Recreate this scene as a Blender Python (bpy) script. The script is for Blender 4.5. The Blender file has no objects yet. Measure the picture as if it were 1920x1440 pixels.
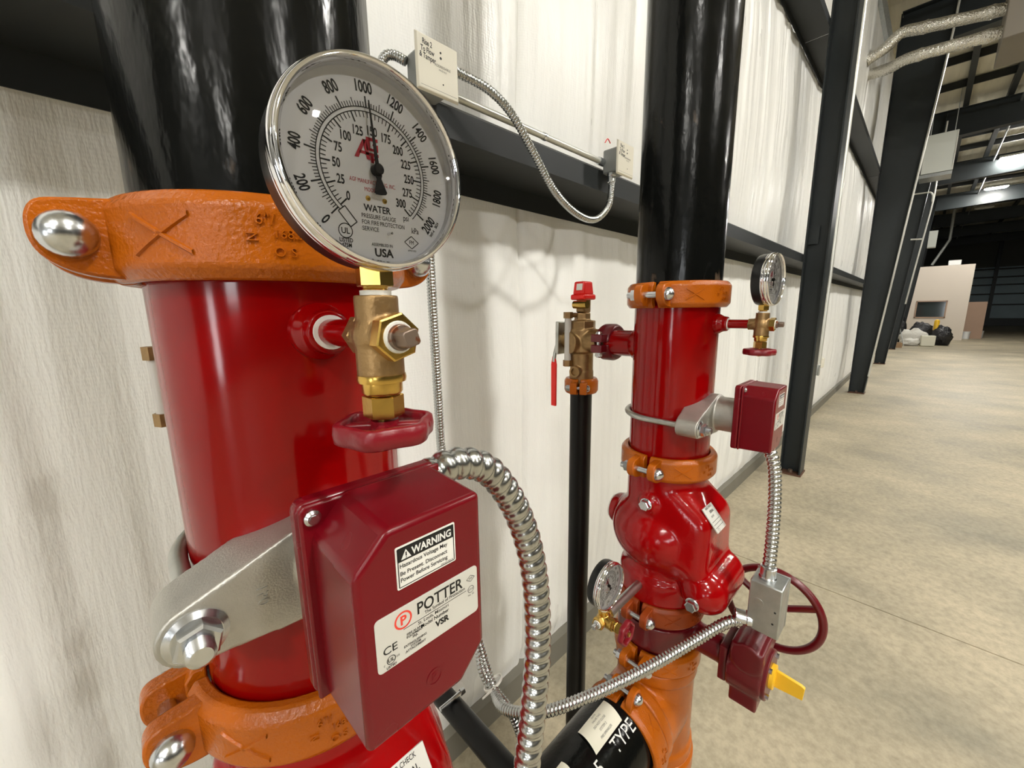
import bpy, bmesh, math, random
from mathutils import Vector, Matrix, noise
PI = math.pi
random.seed(7)
SC = bpy.context.scene
COL = SC.collection

# ---------------------------------------------------------------- camera
H = 1.65
cam_d = bpy.data.cameras.new('camera'); cam = bpy.data.objects.new('camera', cam_d); COL.objects.link(cam)
cam_d.sensor_fit = 'HORIZONTAL'; cam_d.sensor_width = 36.0; cam_d.lens = 745.0 / 1920.0 * 36.0
cam_d.clip_start = 0.01; cam_d.clip_end = 200
ex = Vector((0.71472639, -0.69927763, -0.01330365))      # image right in world space
fw = Vector((0.68617417, 0.70476191, -0.18021004))       # viewing direction
eu = ex.cross(fw).normalized()
R = Matrix((ex, eu, -fw)).transposed().to_4x4()
cam.matrix_world = Matrix.Translation((0, 0, H)) @ R
SC.camera = cam

# ---------------------------------------------------------------- world, exposure
W = bpy.data.worlds.new('world'); SC.world = W; W.use_nodes = True
W.node_tree.nodes['Background'].inputs[0].default_value = (0.6, 0.7, 0.85, 1)
W.node_tree.nodes['Background'].inputs[1].default_value = 0.3
SC.view_settings.view_transform = 'Standard'; SC.view_settings.look = 'None'
SC.view_settings.gamma = 1.0; SC.view_settings.use_curve_mapping = False
SC.view_settings.exposure = 0.0
LAMP = 480.0          # emission of the high-bay lenses

# ---------------------------------------------------------------- materials
MATS = {}
def mat(name, col, rough=0.5, metal=0.0, coat=0.0, spec=0.5, bump=None, var=None, wear=None, emit=None, rvar=None):
    """bump=(scale, strength, dist[, stretch]); var=(scale, amount); wear=(scale, threshold, colour)"""
    m = bpy.data.materials.new(name); m.use_nodes = True
    nt = m.node_tree; N = nt.nodes; L = nt.links
    b = N['Principled BSDF']
    b.inputs['Base Color'].default_value = (*col, 1)
    b.inputs['Roughness'].default_value = rough
    b.inputs['Metallic'].default_value = metal
    b.inputs['Specular IOR Level'].default_value = spec
    if coat:
        b.inputs['Coat Weight'].default_value = coat; b.inputs['Coat Roughness'].default_value = 0.06
    tc = N.new('ShaderNodeTexCoord')
    def nz(scale, detail=4, stretch=None, seed=0):
        t = N.new('ShaderNodeTexNoise'); t.inputs['Scale'].default_value = scale; t.inputs['Detail'].default_value = detail
        mp = N.new('ShaderNodeMapping'); L.new(tc.outputs['Object'], mp.inputs[0])
        if stretch: mp.inputs['Scale'].default_value = stretch
        mp.inputs['Location'].default_value = (seed, seed * 1.7, seed * .3)
        L.new(mp.outputs[0], t.inputs['Vector']); return t
    cur = None
    if var:
        t = nz(var[0], 5, var[2] if len(var) > 2 else None, 3)
        mx = N.new('ShaderNodeMix'); mx.data_type = 'RGBA'
        a = var[1]
        mx.inputs['A'].default_value = (*[max(0, c * (1 - a)) for c in col], 1)
        mx.inputs['B'].default_value = (*[min(1, c * (1 + a)) for c in col], 1)
        L.new(t.outputs['Fac'], mx.inputs['Factor']); cur = mx.outputs['Result']
    if wear:
        t = nz(wear[0], 8, wear[3] if len(wear) > 3 else None, 9)
        r = N.new('ShaderNodeValToRGB'); r.color_ramp.elements[0].position = wear[1]; r.color_ramp.elements[1].position = wear[1] + .04
        L.new(t.outputs['Fac'], r.inputs[0])
        mx = N.new('ShaderNodeMix'); mx.data_type = 'RGBA'
        if cur: L.new(cur, mx.inputs['A'])
        else: mx.inputs['A'].default_value = (*col, 1)
        mx.inputs['B'].default_value = (*wear[2], 1)
        L.new(r.outputs['Color'], mx.inputs['Factor']); cur = mx.outputs['Result']
    if cur: L.new(cur, b.inputs['Base Color'])
    if rvar:
        t = nz(rvar[0], 3, None, 5)
        mr = N.new('ShaderNodeMapRange'); mr.inputs['To Min'].default_value = max(0.02, rough - rvar[1]); mr.inputs['To Max'].default_value = min(1, rough + rvar[1])
        L.new(t.outputs['Fac'], mr.inputs['Value']); L.new(mr.outputs[0], b.inputs['Roughness'])
    if bump:
        t = nz(bump[0], 3, bump[3] if len(bump) > 3 else None)
        bp = N.new('ShaderNodeBump'); bp.inputs['Strength'].default_value = bump[1]; bp.inputs['Distance'].default_value = bump[2]
        L.new(t.outputs['Fac'], bp.inputs['Height']); L.new(bp.outputs[0], b.inputs['Normal'])
    if emit:
        b.inputs['Emission Color'].default_value = (*emit[0], 1); b.inputs['Emission Strength'].default_value = emit[1]
    MATS[name] = m
    return m

mat('red_gloss', (0.24, 0.0006, 0.0010), 0.12, spec=.32, bump=(26, .05, .003), var=(9, .08))
mat('red_cast', (0.29, 0.0010, 0.002), 0.13, spec=.36, bump=(110, .16, .002), var=(20, .12))
mat('red_enamel', (0.145, 0.0015, 0.006), 0.26, spec=.36, bump=(220, .05, .001), var=(14, .14), rvar=(25, .05))
mat('red_wheel', (0.19, 0.003, 0.010), 0.33, bump=(260, .25, .0012), wear=(60, .64, (.30, .09, .06)))
mat('red_bright', (0.78, 0.012, 0.008), 0.35)
mat('maroon', (0.11, 0.002, 0.006), 0.3, coat=0.1, bump=(90, .12, .002))
mat('orange_cast', (0.41, 0.096, 0.003), 0.24, spec=.36, bump=(330, .55, .0016), var=(16, .22))
mat('orange_shaded', (0.26, 0.042, 0.005), 0.40, spec=.3, bump=(520, .40, .0012), var=(30, .25))
mat('black_pipe', (0.004, 0.0044, 0.004), 0.18, spec=.20, bump=(70, .34, .0022, (1, 1, .4)), wear=(15, .655, (.085, .06, .04), (1, 1, .5)), rvar=(14, .10))
mat('black_paint', (0.005, 0.005, 0.005), 0.35, spec=.25, bump=(80, .1, .001))
mat('black_plastic', (0.008, 0.008, 0.008), 0.30, spec=.35, bump=(300, .05, .0005))
mat('black_ink', (0.006, 0.006, 0.006), 0.6)
mat('grey_ink', (0.09, 0.09, 0.09), 0.6)
mat('red_ink', (0.52, 0.008, 0.03), 0.55)
mat('logo_red', (0.75, 0.05, 0.03), 0.5)
mat('white_ink', (0.75, 0.75, 0.72), 0.6)
mat('dial_white', (0.90, 0.905, 0.93), 0.5)
mat('label_white', (0.78, 0.77, 0.72), 0.45)
mat('label_silver', (0.62, 0.61, 0.56), 0.38, metal=0.1)
mat('chrome', (0.82, 0.82, 0.84), 0.07, metal=1.0)
mat('zinc', (0.62, 0.64, 0.66), 0.24, metal=1.0, bump=(300, .12, .0006), var=(60, .2))
mat('zinc_dull', (0.50, 0.51, 0.48), 0.38, metal=1.0, bump=(240, .1, .0006), var=(50, .25))
mat('flex_steel', (0.50, 0.51, 0.50), 0.25, metal=1.0, var=(80, .2), rvar=(60, .1))
mat('galv', (0.46, 0.48, 0.47), 0.36, metal=0.9, var=(40, .25), rvar=(30, .12))
mat('cast_alu', (0.47, 0.46, 0.42), 0.44, metal=0.85, bump=(700, .45, .0008), var=(40, .2))
mat('brass', (0.62, 0.40, 0.10), 0.24, metal=1.0, bump=(200, .1, .0006), var=(60, .3))
mat('bronze', (0.33, 0.21, 0.095), 0.42, metal=0.9, bump=(420, .4, .0009), var=(70, .4))
mat('rust_steel', (0.25, 0.19, 0.15), 0.45, metal=0.8, bump=(150, .3, .0008), wear=(90, .58, (.20, .07, .03)))
mat('tape', (0.75, 0.75, 0.70), 0.6)
mat('emt', (0.62, 0.62, 0.57), 0.33, metal=0.55)
mat('grey_box', (0.25, 0.26, 0.25), 0.5)
mat('cover_plate', (0.74, 0.71, 0.60), 0.5)
mat('steel_dark', (0.017, 0.021, 0.022), 0.42, spec=.32, bump=(30, .05, .002), var=(3, .25))
mat('steel_girt', (0.020, 0.023, 0.024), 0.48, spec=.32, var=(3, .25))
mat('rusty_base', (0.10, 0.045, 0.025), 0.7, var=(30, .5))
mat('base_trim', (0.16, 0.15, 0.12), 0.55, var=(6, .2))
mat('partition', (0.62, 0.55, 0.47), 0.85, var=(.6, .05))
mat('cardboard', (0.36, 0.24, 0.17), 0.85, var=(2, .1))
mat('bag_black', (0.012, 0.012, 0.014), 0.3, bump=(18, .8, .05))
mat('sack_white', (0.70, 0.68, 0.62), 0.6, bump=(20, .5, .03))
mat('paper_cream', (0.72, 0.70, 0.58), 0.7)
mat('yellow', (0.85, 0.50, 0.02), 0.4)
mat('bucket_white', (0.75, 0.75, 0.73), 0.5)
mat('foil', (0.62, 0.60, 0.54), 0.25, metal=0.9, bump=(45, .9, .02))
mat('heater_white', (0.55, 0.57, 0.53), 0.5)
mat('unit_brown', (0.16, 0.14, 0.11), 0.6)
mat('roof_sheet', (0.55, 0.52, 0.42), 0.55, bump=(3, .6, .05, (.3, 4, 1)), var=(1.5, .2, (.3, 5, 1)))
mat('far_wall', (0.40, 0.52, 0.57), 0.6, var=(1.2, .15))
mat('dark_wall', (0.10, 0.10, 0.09), 0.7)
mat('lamp_lens', (0.9, 0.9, 0.9), 0.5, emit=((1.0, 0.972, 0.91), LAMP))
mat('lamp_off', (0.55, 0.55, 0.52), 0.4)
mat('day_glass', (0.8, 0.85, 0.9), 0.3, emit=((0.95, 0.98, 1.0), 14.0))
mat('window_dark', (0.02, 0.03, 0.03), 0.06, spec=1.0)
mat('sight_tube', (0.55, 0.53, 0.50), 0.25)
mat('wood', (0.30, 0.19, 0.10), 0.7, var=(8, .3))

def glass_mat():
    m = bpy.data.materials.new('clear_lens'); m.use_nodes = True; nt = m.node_tree; N = nt.nodes; L = nt.links
    N.remove(N['Principled BSDF']); out = N['Material Output']
    tr = N.new('ShaderNodeBsdfTransparent'); tr.inputs[0].default_value = (.99, .99, .99, 1)
    gl = N.new('ShaderNodeBsdfGlossy'); gl.inputs['Roughness'].default_value = 0.02
    fr = N.new('ShaderNodeFresnel'); fr.inputs['IOR'].default_value = 1.45
    mx = N.new('ShaderNodeMixShader'); L.new(fr.outputs[0], mx.inputs[0]); L.new(tr.outputs[0], mx.inputs[1]); L.new(gl.outputs[0], mx.inputs[2])
    L.new(mx.outputs[0], out.inputs[0]); MATS['clear_lens'] = m
glass_mat()

def facing_mat():
    """white reinforced vinyl facing: sheen, a fine woven scrim and vertical pulls"""
    m = mat('wall_facing', (0.82, 0.82, 0.79), 0.33)
    nt = m.node_tree; N = nt.nodes; L = nt.links; b = N['Principled BSDF']
    tc = N.new('ShaderNodeTexCoord')
    def mapped(scale):
        mp = N.new('ShaderNodeMapping'); mp.inputs['Scale'].default_value = scale; L.new(tc.outputs['Object'], mp.inputs[0]); return mp.outputs[0]
    n1 = N.new('ShaderNodeTexNoise'); n1.inputs['Scale'].default_value = 1.0; n1.inputs['Detail'].default_value = 5; L.new(mapped((55, 1, 2.2)), n1.inputs['Vector'])
    n2 = N.new('ShaderNodeTexNoise'); n2.inputs['Scale'].default_value = 1.0; n2.inputs['Detail'].default_value = 2; L.new(mapped((160, 1, 40)), n2.inputs['Vector'])
    w = N.new('ShaderNodeTexWave'); w.wave_type = 'BANDS'; w.bands_direction = 'Z'; w.inputs['Scale'].default_value = 40; w.inputs['Distortion'].default_value = .6; L.new(mapped((1, 1, 1)), w.inputs['Vector'])
    a = N.new('ShaderNodeMath'); a.operation = 'MULTIPLY_ADD'; L.new(n1.outputs['Fac'], a.inputs[0]); a.inputs[1].default_value = 1.5; L.new(n2.outputs['Fac'], a.inputs[2])
    c = N.new('ShaderNodeMath'); c.operation = 'MULTIPLY_ADD'; L.new(w.outputs['Fac'], c.inputs[0]); c.inputs[1].default_value = .10; L.new(a.outputs[0], c.inputs[2])
    bp = N.new('ShaderNodeBump'); bp.inputs['Strength'].default_value = .5; bp.inputs['Distance'].default_value = .0032
    L.new(c.outputs[0], bp.inputs['Height']); L.new(bp.outputs[0], b.inputs['Normal'])
    n3 = N.new('ShaderNodeTexNoise'); n3.inputs['Scale'].default_value = 1.0; n3.inputs['Detail'].default_value = 3; L.new(mapped((6, 1, 1.5)), n3.inputs['Vector'])
    mr = N.new('ShaderNodeMapRange'); mr.inputs['From Min'].default_value = .3; mr.inputs['From Max'].default_value = .7; mr.inputs['To Min'].default_value = .26; mr.inputs['To Max'].default_value = .5
    L.new(n3.outputs['Fac'], mr.inputs['Value']); L.new(mr.outputs[0], b.inputs['Roughness'])
facing_mat()

def concrete_mat():
    m = mat('concrete', (0.52, 0.44, 0.30), 0.5)
    nt = m.node_tree; N = nt.nodes; L = nt.links; b = N['Principled BSDF']
    tc = N.new('ShaderNodeTexCoord')
    def nz(s, d, sc=(1, 1, 1), rough=.6):
        mp = N.new('ShaderNodeMapping'); mp.inputs['Scale'].default_value = sc; L.new(tc.outputs['Object'], mp.inputs[0])
        t = N.new('ShaderNodeTexNoise'); t.inputs['Scale'].default_value = s; t.inputs['Detail'].default_value = d; t.inputs['Roughness'].default_value = rough
        L.new(mp.outputs[0], t.inputs['Vector']); return t
    n1 = nz(1.1, 9, (1, .8, 1), .68); r1 = N.new('ShaderNodeValToRGB')
    e = r1.color_ramp.elements; e[0].position = .30; e[0].color = (.22, .20, .145, 1); e[1].position = .66; e[1].color = (.50, .43, .305, 1)
    k = r1.color_ramp.elements.new(.5); k.color = (.385, .335, .235, 1)
    L.new(n1.outputs['Fac'], r1.inputs[0])
    n2 = nz(26, 7, (1, 1, 1), .7); mx = N.new('ShaderNodeMix'); mx.data_type = 'RGBA'; mx.blend_type = 'MULTIPLY'; mx.inputs['Factor'].default_value = .55
    r2 = N.new('ShaderNodeValToRGB'); r2.color_ramp.elements[0].position = .35; r2.color_ramp.elements[0].color = (.55, .55, .52, 1); r2.color_ramp.elements[1].position = .6; r2.color_ramp.elements[1].color = (1.05, 1.05, 1.05, 1)
    L.new(n2.outputs['Fac'], r2.inputs[0]); L.new(r1.outputs['Color'], mx.inputs['A']); L.new(r2.outputs['Color'], mx.inputs['B'])
    L.new(mx.outputs['Result'], b.inputs['Base Color'])
    bp = N.new('ShaderNodeBump'); bp.inputs['Strength'].default_value = .25; bp.inputs['Distance'].default_value = .01; L.new(n2.outputs['Fac'], bp.inputs['Height']); L.new(bp.outputs[0], b.inputs['Normal'])
    mr = N.new('ShaderNodeMapRange'); mr.inputs['To Min'].default_value = .3; mr.inputs['To Max'].default_value = .75; L.new(n1.outputs['Fac'], mr.inputs['Value']); L.new(mr.outputs[0], b.inputs['Roughness'])
concrete_mat()

# ---------------------------------------------------------------- geometry helpers
I4 = Matrix.Identity(4)
def T(x, y=None, z=None):
    return Matrix.Translation(x if y is None else (x, y, z))
def to(d, p=(0, 0, 0)):
    """frame whose local Z points along d"""
    return T(Vector(p)) @ Vector(d).to_track_quat('Z', 'Y').to_matrix().to_4x4()
def RZ(a): return Matrix.Rotation(a, 4, 'Z')
def RX(a): return Matrix.Rotation(a, 4, 'X')
def RY(a): return Matrix.Rotation(a, 4, 'Y')

class G:
    def __init__(s): s.v = []; s.f = []
    def add(s, vs, fs, M=I4):
        n = len(s.v); s.v += [M @ Vector(v) for v in vs]; s.f += [tuple(i + n for i in f) for f in fs]; return s
    def box(s, c, d, M=I4):
        x, y, z = c; a, b, e = d[0] / 2, d[1] / 2, d[2] / 2
        vs = [(x + i * a, y + j * b, z + k * e) for k in (-1, 1) for j in (-1, 1) for i in (-1, 1)]
        return s.add(vs, [(0, 2, 3, 1), (4, 5, 7, 6), (0, 1, 5, 4), (2, 6, 7, 3), (0, 4, 6, 2), (1, 3, 7, 5)], M)
    def lathe(s, prof, seg=32, M=I4, a0=0.0, a1=None, close=False):
        """prof [(r, z)...]; full turn unless a1; close=True joins last profile point to the first"""
        full = a1 is None
        n = seg if full else seg + 1
        vs = []; fs = []
        for i in range(n):
            a = a0 + (2 * PI * i / seg if full else (a1 - a0) * i / seg)
            ca, sa = math.cos(a), math.sin(a)
            vs += [(r * ca, r * sa, z) for r, z in prof]
        m = len(prof)
        jn = m if close else m - 1
        for i in range(seg):
            k = (i + 1) % n
            for j in range(jn):
                q = (j + 1) % m
                A, B, Cc, D = i * m + j, k * m + j, k * m + q, i * m + q
                if prof[j][0] < 1e-7 and prof[q][0] < 1e-7: continue
                if prof[j][0] < 1e-7: fs.append((A, Cc, D))
                elif prof[q][0] < 1e-7: fs.append((A, B, D))
                else: fs.append((A, B, Cc, D))
        if not full and close:
            fs.append(tuple(range(m))); fs.append(tuple(reversed(range((n - 1) * m, n * m))))
        return s.add(vs, fs, M)
    def cyl(s, r, z0, z1, seg=32, M=I4, r2=None):
        r2 = r if r2 is None else r2
        return s.lathe([(0, z0), (r, z0), (r2, z1), (0, z1)], seg, M)
    def prism(s, poly, z0, z1, M=I4, scale1=1.0):
        n = len(poly)
        vs = [(x, y, z0) for x, y in poly] + [(x * scale1, y * scale1, z1) for x, y in poly]
        fs = [tuple(reversed(range(n))), tuple(range(n, 2 * n))] + [(i, (i + 1) % n, n + (i + 1) % n, n + i) for i in range(n)]
        return s.add(vs, fs, M)
    def hexa(s, af, z0, z1, M=I4, rot=0.0, ch=0.0):
        r = af / 2 / math.cos(PI / 6)
        if ch:
            pr = [(0, z0), (r - ch, z0), (r, z0 + ch * .6), (r, z1 - ch * .6), (r - ch, z1), (0, z1)]
        else: pr = [(0, z0), (r, z0), (r, z1), (0, z1)]
        return s.lathe(pr, 6, M @ RZ(rot))
    def sphere(s, r, M=I4, seg=20, rings=12):
        pr = [(r * math.sin(PI * i / rings), -r * math.cos(PI * i / rings)) for i in range(rings + 1)]
        pr[0] = (0, -r); pr[-1] = (0, r)
        return s.lathe(pr, seg, M)
    def tube(s, pts, rad, seg=12, caps=True):
        """rad: number or f(arclength, angle)"""
        pts = [Vector(p) for p in pts]; n = len(pts)
        tan = [(pts[min(i + 1, n - 1)] - pts[max(i - 1, 0)]).normalized() for i in range(n)]
        up = Vector((0, 0, 1)) if abs(tan[0].z) < .9 else Vector((1, 0, 0))
        nrm = (up - tan[0] * up.dot(tan[0])).normalized()
        vs = []; fs = []; d = 0.0
        for i in range(n):
            if i:
                d += (pts[i] - pts[i - 1]).length
                nrm = (nrm - tan[i] * nrm.dot(tan[i])).normalized()
            bi = tan[i].cross(nrm)
            for k in range(seg):
                a = 2 * PI * k / seg
                r = rad(d, a) if callable(rad) else rad
                vs.append(pts[i] + (nrm * math.cos(a) + bi * math.sin(a)) * r)
        for i in range(n - 1):
            for k in range(seg):
                q = (k + 1) % seg
                fs.append((i * seg + k, i * seg + q, (i + 1) * seg + q, (i + 1) * seg + k))
        if caps:
            fs.append(tuple(reversed(range(seg)))); fs.append(tuple(range((n - 1) * seg, n * seg)))
        return s.add(vs, fs)

def hull(g, pts):
    bm = bmesh.new(); vs = [bm.verts.new(p) for p in pts]; r = bmesh.ops.convex_hull(bm, input=vs)
    bmesh.ops.delete(bm, geom=[v for v in bm.verts if not v.link_faces], context='VERTS'); bm.verts.index_update()
    g.add([v.co.copy() for v in bm.verts], [tuple(v.index for v in f.verts) for f in bm.faces]); bm.free(); return g
def ball(c, r, n=10):
    return [Vector(c) + Vector((math.cos(a) * math.cos(b), math.sin(a) * math.cos(b), math.sin(b))) * r for a in [2 * PI * i / n for i in range(n)] for b in [-1.3, -.7, 0, .7, 1.3]]
def disc(c, d, r, h0, h1, n=28):
    M = to(d, c); return [M @ Vector((r * math.cos(2 * PI * i / n), r * math.sin(2 * PI * i / n), h)) for i in range(n) for h in (h0, h1)]

def mesh_of(g, name='mesh', smooth=35):
    me = bpy.data.meshes.new(name); me.from_pydata([tuple(v) for v in g.v], [], g.f); me.validate(); me.update()
    bm = bmesh.new(); bm.from_mesh(me); bmesh.ops.remove_doubles(bm, verts=bm.verts, dist=1e-6); bmesh.ops.recalc_face_normals(bm, faces=bm.faces); bm.to_mesh(me); bm.free()
    if smooth:
        me.polygons.foreach_set('use_smooth', [True] * len(me.polygons)); me.set_sharp_from_angle(angle=math.radians(smooth))
    return me

def part(name, g, m, parent=None, smooth=35, bevel=0, label=None, seg=2):
    me = g if isinstance(g, bpy.types.Mesh) else mesh_of(g, name, smooth)
    o = bpy.data.objects.new(name, me); COL.objects.link(o)
    if not me.materials: me.materials.append(MATS[m])
    if parent: o.parent = parent
    if bevel:
        b = o.modifiers.new('bevel', 'BEVEL'); b.width = bevel; b.segments = seg; b.limit_method = 'ANGLE'; b.angle_limit = math.radians(32); b.harden_normals = False
    if label: o['label'] = label
    return o

def tag(o, label, cat, group=None, kind=None):
    o['label'] = label
    if cat: o['category'] = cat
    if group: o['group'] = group
    if kind: o['kind'] = kind
    return o
def thing(name, label, cat, loc=(0, 0, 0), rz=0.0, group=None):
    o = bpy.data.objects.new(name, None); COL.objects.link(o); o.empty_display_size = .02
    o.location = loc; o.rotation_euler = (0, 0, rz)
    return tag(o, label, cat, group)
def solo(name, g, m, label, cat, group=None, kind=None, **k):
    return tag(part(name, g, m, **k), label, cat, group, kind)
def struct(name, g, m, **k):
    o = part(name, g, m, **k); o['kind'] = 'structure'; return o

def fuse(g, voxel=0.003, it=6, name='casting', fac=.5):
    """union of overlapping solids, blended like a casting"""
    me = mesh_of(g, name, 0); o = bpy.data.objects.new('tmp', me); COL.objects.link(o)
    r = o.modifiers.new('r', 'REMESH'); r.mode = 'VOXEL'; r.voxel_size = voxel; r.use_smooth_shade = True
    if it:
        s = o.modifiers.new('s', 'SMOOTH'); s.factor = fac; s.iterations = it
    dg = bpy.context.evaluated_depsgraph_get(); dg.update()
    out = bpy.data.meshes.new_from_object(o.evaluated_get(dg)); out.name = name
    bpy.data.objects.remove(o); bpy.data.meshes.remove(me)
    out.polygons.foreach_set('use_smooth', [True] * len(out.polygons))
    return out

def spline(ctrl, step=0.004):
    P = [Vector(p) for p in ctrl]; P = [P[0] * 2 - P[1]] + P + [P[-1] * 2 - P[-2]]
    out = []
    for i in range(1, len(P) - 2):
        a, b, c, d = P[i - 1:i + 3]; n = max(2, int((c - b).length / step))
        for k in range(n):
            t = k / n
            out.append(.5 * ((2 * b) + (c - a) * t + (2 * a - 5 * b + 4 * c - d) * t * t + (3 * b - a - 3 * c + d) * t ** 3))
    out.append(P[-2]); return out

_tc = {}
def glyphs(text, ext=0.0, bold=0.0):
    key = (text, ext, bold)
    if key in _tc: return _tc[key]
    cu = bpy.data.curves.new('t', 'FONT'); cu.body = text; cu.size = 1.0; cu.extrude = ext; cu.offset = bold
    cu.align_x = 'CENTER'; cu.align_y = 'CENTER'; cu.resolution_u = 3; cu.fill_mode = 'BOTH' if ext else 'FRONT'
    o = bpy.data.objects.new('t', cu); COL.objects.link(o)
    dg = bpy.context.evaluated_depsgraph_get(); dg.update()
    me = o.evaluated_get(dg).to_mesh()
    vs = [v.co.copy() for v in me.vertices]; fs = [tuple(p.vertices) for p in me.polygons]
    o.evaluated_get(dg).to_mesh_clear(); bpy.data.objects.remove(o); bpy.data.curves.remove(cu)
    if vs:
        cx = (min(v.x for v in vs) + max(v.x for v in vs)) / 2
        cy = .35 if True else 0
        y0 = min(v.y for v in vs); y1 = max(v.y for v in vs)
        vs = [Vector((v.x - cx, v.y - (y0 + y1) / 2, v.z)) for v in vs]
    _tc[key] = (vs, fs); return vs, fs
def text(g, s, size, u, v, fn, rot=0.0, cond=1.0, bold=0.0, ext=0.0, align='c', wid=None):
    """size = letter height; fn(u, v, w) -> point"""
    vs, fs = glyphs(s, ext, bold)
    if not vs: return
    hh = .73; k = size / hh
    ca, sa = math.cos(rot), math.sin(rot)
    if wid: cond = wid / ((max(p.x for p in vs) - min(p.x for p in vs)) * k)
    wid = (max(p.x for p in vs) - min(p.x for p in vs)) * k * cond
    off = 0 if align == 'c' else (wid / 2 if align == 'l' else -wid / 2)
    pts = []
    for p in vs:
        a = p.x * k * cond + off; b = p.y * k
        pts.append(fn(u + a * ca - b * sa, v + a * sa + b * ca, p.z))
    g.add(pts, fs)
def poly2(g, pts, fn):
    g.add([fn(a, b, 0) for a, b in pts], [tuple(range(len(pts)))])
def bar2(g, p, q, w, fn):
    p = Vector(p); q = Vector(q); d = (q - p).normalized(); n = Vector((-d.y, d.x)) * w / 2
    poly2(g, [p - n, q - n, q + n, p + n], fn)
def ring2(g, u, v, r0, r1, fn, a0=0, a1=2 * PI, seg=48):
    for i in range(seg):
        a = a0 + (a1 - a0) * i / seg; b = a0 + (a1 - a0) * (i + 1) / seg
        poly2(g, [(u + r0 * math.cos(a), v + r0 * math.sin(a)), (u + r1 * math.cos(a), v + r1 * math.sin(a)), (u + r1 * math.cos(b), v + r1 * math.sin(b)), (u + r0 * math.cos(b), v + r0 * math.sin(b))], fn)

# ================================================================ the setting
X0, X1, Y0, YW = -10.0, 50.0, -24.0, 1.045
ZR = 6.66                                                   # underside of the roof blanket
POST = 4.70
FRAMES = [10.10, 15.70, 21.30, 26.90, 32.50, 38.1, 43.7]

fl = struct('floor', G().box(((X0 + X1) / 2, (Y0 + 1.5) / 2, -.11), (X1 - X0, 1.5 - Y0, .18)), 'concrete')
jx = [X0] + [2.79 + 5.6 * k for k in range(-2, 9) if X0 < 2.79 + 5.6 * k < X1] + [X1]
jy = [1.5, -3.2, -8.6, -14.0, -19.4, Y0]
for a, b in zip(jx[:-1], jx[1:]):
    for c, d in zip(jy[:-1], jy[1:]):
        g = G().box(((a + b) / 2, (c + d) / 2, -.01), (b - a - .006, c - d - .006, .02))
        part('slab', g, 'concrete', fl, bevel=.002, seg=1)

wl = struct('wall_left', G().box(((X0 + X1) / 2, 1.32, ZR / 2), (X1 - X0, .2, ZR)), 'dark_wall')
GIRTZ = [2.06, 3.96]
def wall_y(x, z, amp):
    """front of the vinyl facing: pillowed between the girts, puckered in vertical pulls"""
    b = 0.0
    for lo, hi in ((.10, 2.06), (2.06, 3.96), (3.96, 6.6)):
        if lo <= z < hi:
            t = (z - lo) / (hi - lo); b = .040 * (max(0.0, math.sin(PI * t)) ** .55)
    w = noise.noise(Vector((x * 9.0, z * .45, 1.3))) * .016 + noise.noise(Vector((x * 24.0, z * .8, 4.1))) * .0075 + noise.noise(Vector((x * 3.1, z * 2.1, 8.0))) * .012
    w += noise.noise(Vector((x * 60 + z * 4, z * 3.0, 2.0))) * .0013
    k = max(0.0, min(1.0, (z - .10) / .12))
    return YW + .012 - (b + w * amp) * k + (1 - k) * .008
def sheet(xa, xb, nx, nz, amp=1.0):
    vs = []; fs = []
    for i in range(nx + 1):
        x = xa + (xb - xa) * i / nx
        e = min(i, nx - i) / nx * (xb - xa)
        tuck = .018 * math.exp(-(e / .012) ** 2)
        for k in range(nz + 1):
            z = ZR * (k / nz) ** 1.25
            vs.append((x, wall_y(x, z, amp) + tuck, z))
    for i in range(nx):
        for k in range(nz):
            a = i * (nz + 1) + k; fs.append((a, a + 1, a + nz + 2, a + nz + 1))
    g = G(); g.add(vs, fs); return g
xa = -4.63
while xa < 49:
    xb = xa + 1.90
    near = -2.8 < xa < 6
    part('insulation_sheet', sheet(xa, xb, 150 if near else 60, 200 if near else 70), 'wall_facing', wl, smooth=60)
    xa = xb
part('insulation_sheet', sheet(X0, -4.63, 60, 60), 'wall_facing', wl, smooth=60)

tr = struct('baseboard_left', G().prism([(1.030, 0), (1.030, .118), (1.022, .128), (1.09, .128), (1.09, 0)], 0, X1 - X0, Matrix(((0, 0, 1, X0), (1, 0, 0, 0), (0, 1, 0, 0), (0, 0, 0, 1)))), 'base_trim')
wf = struct('wall_far', G().box((X1 + .1, (Y0 + 1.4) / 2, ZR / 2), (.2, 1.4 - Y0, ZR)), 'dark_wall')
part('pale_lower_sheet', G().box((X1 - .004, (Y0 + 1.4) / 2, 2.28), (.008, 1.4 - Y0, 4.56)), 'far_wall', wf)  # added pale sheet; the darkness above it is painted as dark wall colour
struct('wall_back', G().box((X0 - .1, (Y0 + 1.4) / 2, ZR / 2), (.2, 1.4 - Y0, ZR)), 'dark_wall')
struct('wall_right', G().box(((X0 + X1) / 2, Y0 - .1, ZR / 2), (X1 - X0, .2, ZR)), 'dark_wall')
ce = struct('ceiling', G().box(((X0 + X1) / 2, (Y0 + 1.4) / 2, ZR + .1), (X1 - X0, 1.4 - Y0, .2)), 'roof_sheet')
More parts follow.
